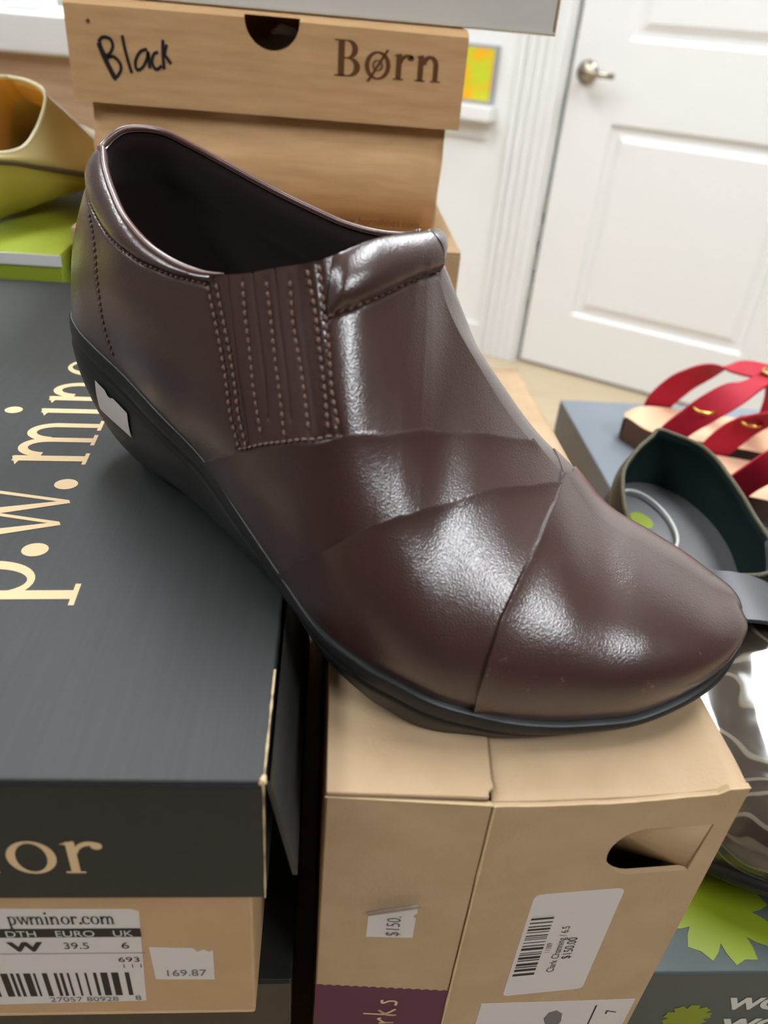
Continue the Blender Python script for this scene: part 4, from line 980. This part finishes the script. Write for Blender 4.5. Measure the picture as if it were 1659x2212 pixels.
TMf = frame((0, 0, wz), (1, 0, 0), (0, 0, 1))
put(MB().prism(flower(.157, .159, .0225, 8, .2), .0001, .00022).build('logo', M_leaf, t), TMf)
WF = FX(0, WY0, CAMZ)
def wpx(px, py): q = onp(px, py, (0, WY0, 0), np.array([0, 1., 0])); return (float(q[0]), float(q[2] - CAMZ))
c_ = wpx(1483, 2196); put(MB().prism(flower(c_[0], c_[1], .0098, 9, .1, .28), .0001, .00022).build('logo', M_leaf, t), WF)
a_ = wpx(1566, 2178); sans('WO', .0118, WF @ Matrix.Translation((a_[0], a_[1], .0001)) @ Matrix.Rotation(-.02, 4, 'Z'), M_wtext, t, sx=1.05, bold=.0006)
a_ = wpx(1552, 2222); sans('WO', .0118, WF @ Matrix.Translation((a_[0], a_[1], .0001)) @ Matrix.Rotation(-.02, 4, 'Z'), M_wtext, t, sx=1.15, bold=.0006)
# patterned patent clog on it
t = thing('clog', 'black patent clog with swirl embossed vamp and teal black lining on the slate grey box', 'shoe')
M_patent = mat('embossed_patent', rgb(74, 66, 56), .16, .6, coat=1.0, coat_rough=.04)
def patent_nodes(m):
    nt = m.node_tree; b = nt.nodes['Principled BSDF']; tc = nt.nodes.new('ShaderNodeTexCoord')
    wv = nt.nodes.new('ShaderNodeTexWave'); wv.wave_type = 'RINGS'; wv.inputs['Scale'].default_value = 46; wv.inputs['Distortion'].default_value = 15; wv.inputs['Detail'].default_value = 1.2; wv.inputs['Detail Scale'].default_value = .8
    nt.links.new(tc.outputs['Object'], wv.inputs['Vector'])
    r = nt.nodes.new('ShaderNodeValToRGB'); r.color_ramp.elements[0].position = .82; r.color_ramp.elements[0].color = rgb(62, 55, 47); r.color_ramp.elements[1].position = .97; r.color_ramp.elements[1].color = rgb(118, 110, 98)
    nt.links.new(wv.outputs[1], r.inputs[0]); nt.links.new(r.outputs[0], b.inputs['Base Color'])
    bp = nt.nodes.new('ShaderNodeBump'); bp.inputs['Strength'].default_value = .35; bp.inputs['Distance'].default_value = .0006; nt.links.new(wv.outputs[1], bp.inputs['Height']); nt.links.new(bp.outputs[0], b.inputs['Normal'])
patent_nodes(M_patent)
M_teal = mat('teal_black_lining', rgb(22, 38, 38), .8, .2)
M_greyfb = mat('grey_footbed', rgb(96, 98, 100), .5)
cx0, cy0 = .192, .394; dc = np.array([-.06, -1.0]); dc /= np.linalg.norm(dc)
def Tclog(P):
    x = P[:, 0] / 1000 * 1.02; y = (P[:, 1] - np.interp(P[:, 0], [0, 100, 243], [-14, 0, -8])) / 1000 * 1.0; z = P[:, 2] / 1000
    nr = np.array([dc[1], -dc[0]])
    return np.stack([cx0 + x * dc[0] + y * nr[0], cy0 + x * dc[1] + y * nr[1], wz + .0005 + z], 1)
NT = [(x, y, z * .0 + np.interp(k, [0, 3, 6, 9, 10, 11, 14, 17, 20, 22], [90, 84, 76, 72, 72, 74, 68, 58, 44, 24])) for k, (x, y, z) in enumerate(_keep[0])]
FT = [(x, y, NT[k][2]) for k, (x, y, z) in enumerate(_keep[1])]
M_soleb = M_rubber
wl = simple_shoe(t, Tclog, M_patent, M_soleb, M_teal, ys=1.12, gore=mat('grey_elastic_gore', rgb(104, 96, 106), .6), dark=mat('black_patent', rgb(20, 20, 20), .4, .25), pip=mat('gold_glitter_edge', rgb(84, 80, 60), .4, .4, metal=.3, bump=[('noise', 900, 1, .001)]))
MB().tube(Tclog(wl + np.array([0, 0, -1])), .0035, 8).build('welt_strip', M_rubber, t, smooth=True)
fb_o = [o for o in t.children if o.name.startswith('footbed')][0]; fb_o.data.materials.clear(); fb_o.data.materials.append(M_greyfb)
el = [(math.cos(a), math.sin(a)) for a in np.linspace(0, 2 * math.pi, 40, endpoint=False)]
MB().tube(Tclog(np.array([(38 + 26 * c, -4 + 14 * s, 50.5 - .1 * 30 * c) for c, s in el])), .0009, 6, closed=True).build('logo_ring', M_wtext, t, smooth=True)
obj('logo', Tclog(np.array([(40 + 8 * c, 0 + 6 * s, 51) for c, s in el])), [tuple(range(40))], M_leaf, t)
# strap across the instep
nr = np.array([dc[1], -dc[0]])
def cpt(x, y, z): return Tclog(np.array([[x, y, z]]))[0]
strap_pts([cpt(134, 50, 26), cpt(135, 42, 56), cpt(137, 16, 74), cpt(138, -12, 77), cpt(137, -38, 62), cpt(135, -48, 30)], .034, .0022, 'strap', mat('black_strap_leather', rgb(60, 60, 66), .35, .5), t, up=(dc[0], dc[1], 0))
# grey inner facing (the elastic gore)
NT, FT = _keep
# second black shoe beyond
t = thing('shoe', 'plain black shoe standing beyond the patent clog at the right edge', 'shoe')
NT = [(x, y, np.interp(k, [0, 3, 6, 9, 10, 11, 14, 17, 20, 22], [80, 78, 74, 74, 76, 78, 68, 56, 42, 24])) for k, (x, y, z) in enumerate(_keep[0])]; FT = [(x, y, NT[k][2]) for k, (x, y, z) in enumerate(_keep[1])]
def Tblk(P):
    x = P[:, 0] / 1000; y = (P[:, 1] + 8) / 1000; z = P[:, 2] / 1000
    return np.stack([.305 + x * .05 + y * -1.0, .415 - x * 1.0 - y * .05, wz + .0005 + z], 1)
simple_shoe(t, Tblk, mat('plain_black_leather', rgb(38, 37, 38), .55), M_rubber, mat('black_lining', rgb(24, 24, 25), .8))
NT, FT = _keep

# ------------------------------------------------------------------ pale grey box with red sandals
sz_ = CAMZ - .285
t = thing('shoebox', 'pale grey shoebox carrying the red sandals beyond the clog', 'shoe box')
M_pgrey = mat('pale_grey_board', rgb(118, 127, 136), .5, .4)
lidmesh(.2165, .52, .452, .642, sz_ - .045, sz_).build('lid', M_pgrey, t, bevel=.0012)
tray(.2195, .517, .455, .639, TABLE + .0004, sz_ - .003).build('body', M_pgrey, t, bevel=.001)
M_red = mat('red_elastic', rgb(168, 22, 46), .6, .3, bump=[('noise', 1200, .3, .0004)])
M_tanf = mat('tan_suede_footbed', rgb(226, 184, 150), .75)
M_ring = mat('gold_ring', rgb(210, 170, 90), .2, metal=1)
def sandal(hx, hy, ang, lab, flip=1):
    t = thing('sandal', lab, 'sandal', (hx, hy, sz_ + .0005), math.radians(ang), group='red strap sandals on the pale grey box')
    cen = [(0, 0), (.02, 0), (.06, .001), (.1, .002), (.14, .005), (.18, .008), (.215, .008), (.238, .006)]; wd = [.004, .026, .030, .031, .037, .043, .037, .008]; zt = [.018, .017, .016, .014, .012, .011, .012, .015]
    K = np.array([(x, y * flip, w_, z) for (x, y), w_, z in zip(cen, wd, zt)]); Q = cspl(K, np.linspace(0, 7, 50)); top = []; bot = []
    for x, y, w_, z in Q:
        w_ = max(w_, .002); top.append([(x, y + s_ * w_, z + .003 * abs(s_) ** 3) for s_ in np.linspace(-1, 1, 9)]); bot.append([(x, y + s_ * w_ * .95, max(0, z - .008 - (.03 if x < .07 else 0)) if x < .1 else 0) for s_ in np.linspace(-1, 1, 9)])
    v = [p for r_ in top for p in r_]; f = []
    for i in range(49):
        for j in range(8): k = i * 9 + j; f.append((k, k + 9, k + 10, k + 1))
    obj('footbed', v, f, M_tanf, t, smooth=True)
    mb = MB()
    for sd_ in (0, 8):
        vv = [top[i][sd_] for i in range(50)] + [bot[i][sd_] for i in range(50)]; mb.add(vv, [(i, i + 1, 51 + i, 50 + i) for i in range(49)])
    vv = [p for r_ in bot for p in r_]; ff = []
    for i in range(49):
        for j in range(8): k = i * 9 + j; ff.append((k, k + 1, k + 10, k + 9))
    mb.add(vv, ff); mb.build('sole', mat('sandal_sole', rgb(96, 72, 60), .6), t, smooth=True)
    F_ = flip
    def sp(p, w_, nm='strap', up=(1, 0, 0)): return strap_pts([(a, b * F_, c) for a, b, c in p], w_, .0022, nm, M_red, t, up=up)
    sp([(.03, -.032, .012), (.034, -.033, .026), (.05, -.033, .046), (.075, -.024, .064), (.098, -.006, .070)], .022, 'heel_strap', (1, 0, .3))
    sp([(.03, .032, .012), (.034, .033, .026), (.05, .033, .046), (.075, .026, .064), (.098, .008, .070)], .022, 'heel_strap', (1, 0, .3))
    sp([(.104, .0, .070), (.115, -.02, .062), (.126, -.034, .040), (.13, -.038, .010)], .020); sp([(.104, .0, .070), (.115, .02, .062), (.126, .036, .040), (.13, .044, .010)], .020)
    sp([(.165, -.038, .012), (.172, -.032, .034), (.176, .005, .048), (.172, .046, .034), (.165, .054, .012)], .024)
    sp([(.104, .0, .069), (.14, .003, .062), (.172, .005, .051)], .014)
    for c in ((.103, 0, .071), (.05, -.034, .047), (.172, .005, .052)):
        MB().tube([(c[0] + .008 * math.cos(a), c[1] * F_ + .008 * math.sin(a), c[2] + .002) for a in np.linspace(0, 2 * math.pi, 24, endpoint=False)], .0013, 8, closed=True).build('ring', M_ring, t, smooth=True)
sandal(.250, .570, -12, 'red strappy sandal with tan footbed, farther one on the pale grey box', 1)
sandal(.264, .486, -13, 'red strappy sandal with tan footbed, nearer one on the pale grey box', -1)

# ------------------------------------------------------------------ print and small pieces belong to the label or lid they sit on
bpy.context.view_layer.update()
def wbb(o):
    P = np.array([tuple(o.matrix_world @ v.co) for v in o.data.vertices]); return P.min(0), P.max(0)
for root in [o for o in COL.objects if o.parent is None and o.name.startswith('shoebox')]:
    kids = [c for c in root.children if c.type == 'MESH']; bb = {c: wbb(c) for c in kids}
    prints = [c for c in kids if c.name.split('.')[0] in ('lettering', 'barcode', 'label_band', 'label_rule', 'printed_shoe', 'sticker_curl', 'logo', 'handwriting', 'stain', 'worn_edge', 'lid_flap', 'white_stripe', 'push_tab', 'torn_edge')]
    for c in prints:
        best = None
        for h in kids:
            if h.name.split('.')[0] not in ('size_label', 'price_sticker', 'barcode_label', 'purple_band', 'lid_front', 'end_panel', 'lid', 'body_front', 'body'): continue
            lo, hi = bb[h]; ctr = (bb[c][0] + bb[c][1]) / 2
            if ((ctr > lo - .004) & (ctr < hi + .004)).all():
                vol = float(np.prod(hi - lo + .002))
                if best is None or vol < best[0]: best = (vol, h)
        if best: c.parent = best[1]
for o in list(door.children):
    if o.name.startswith('door_lever'):
        h = [c for c in door.children if c.name.startswith('door_handle')][0]; o.parent = h
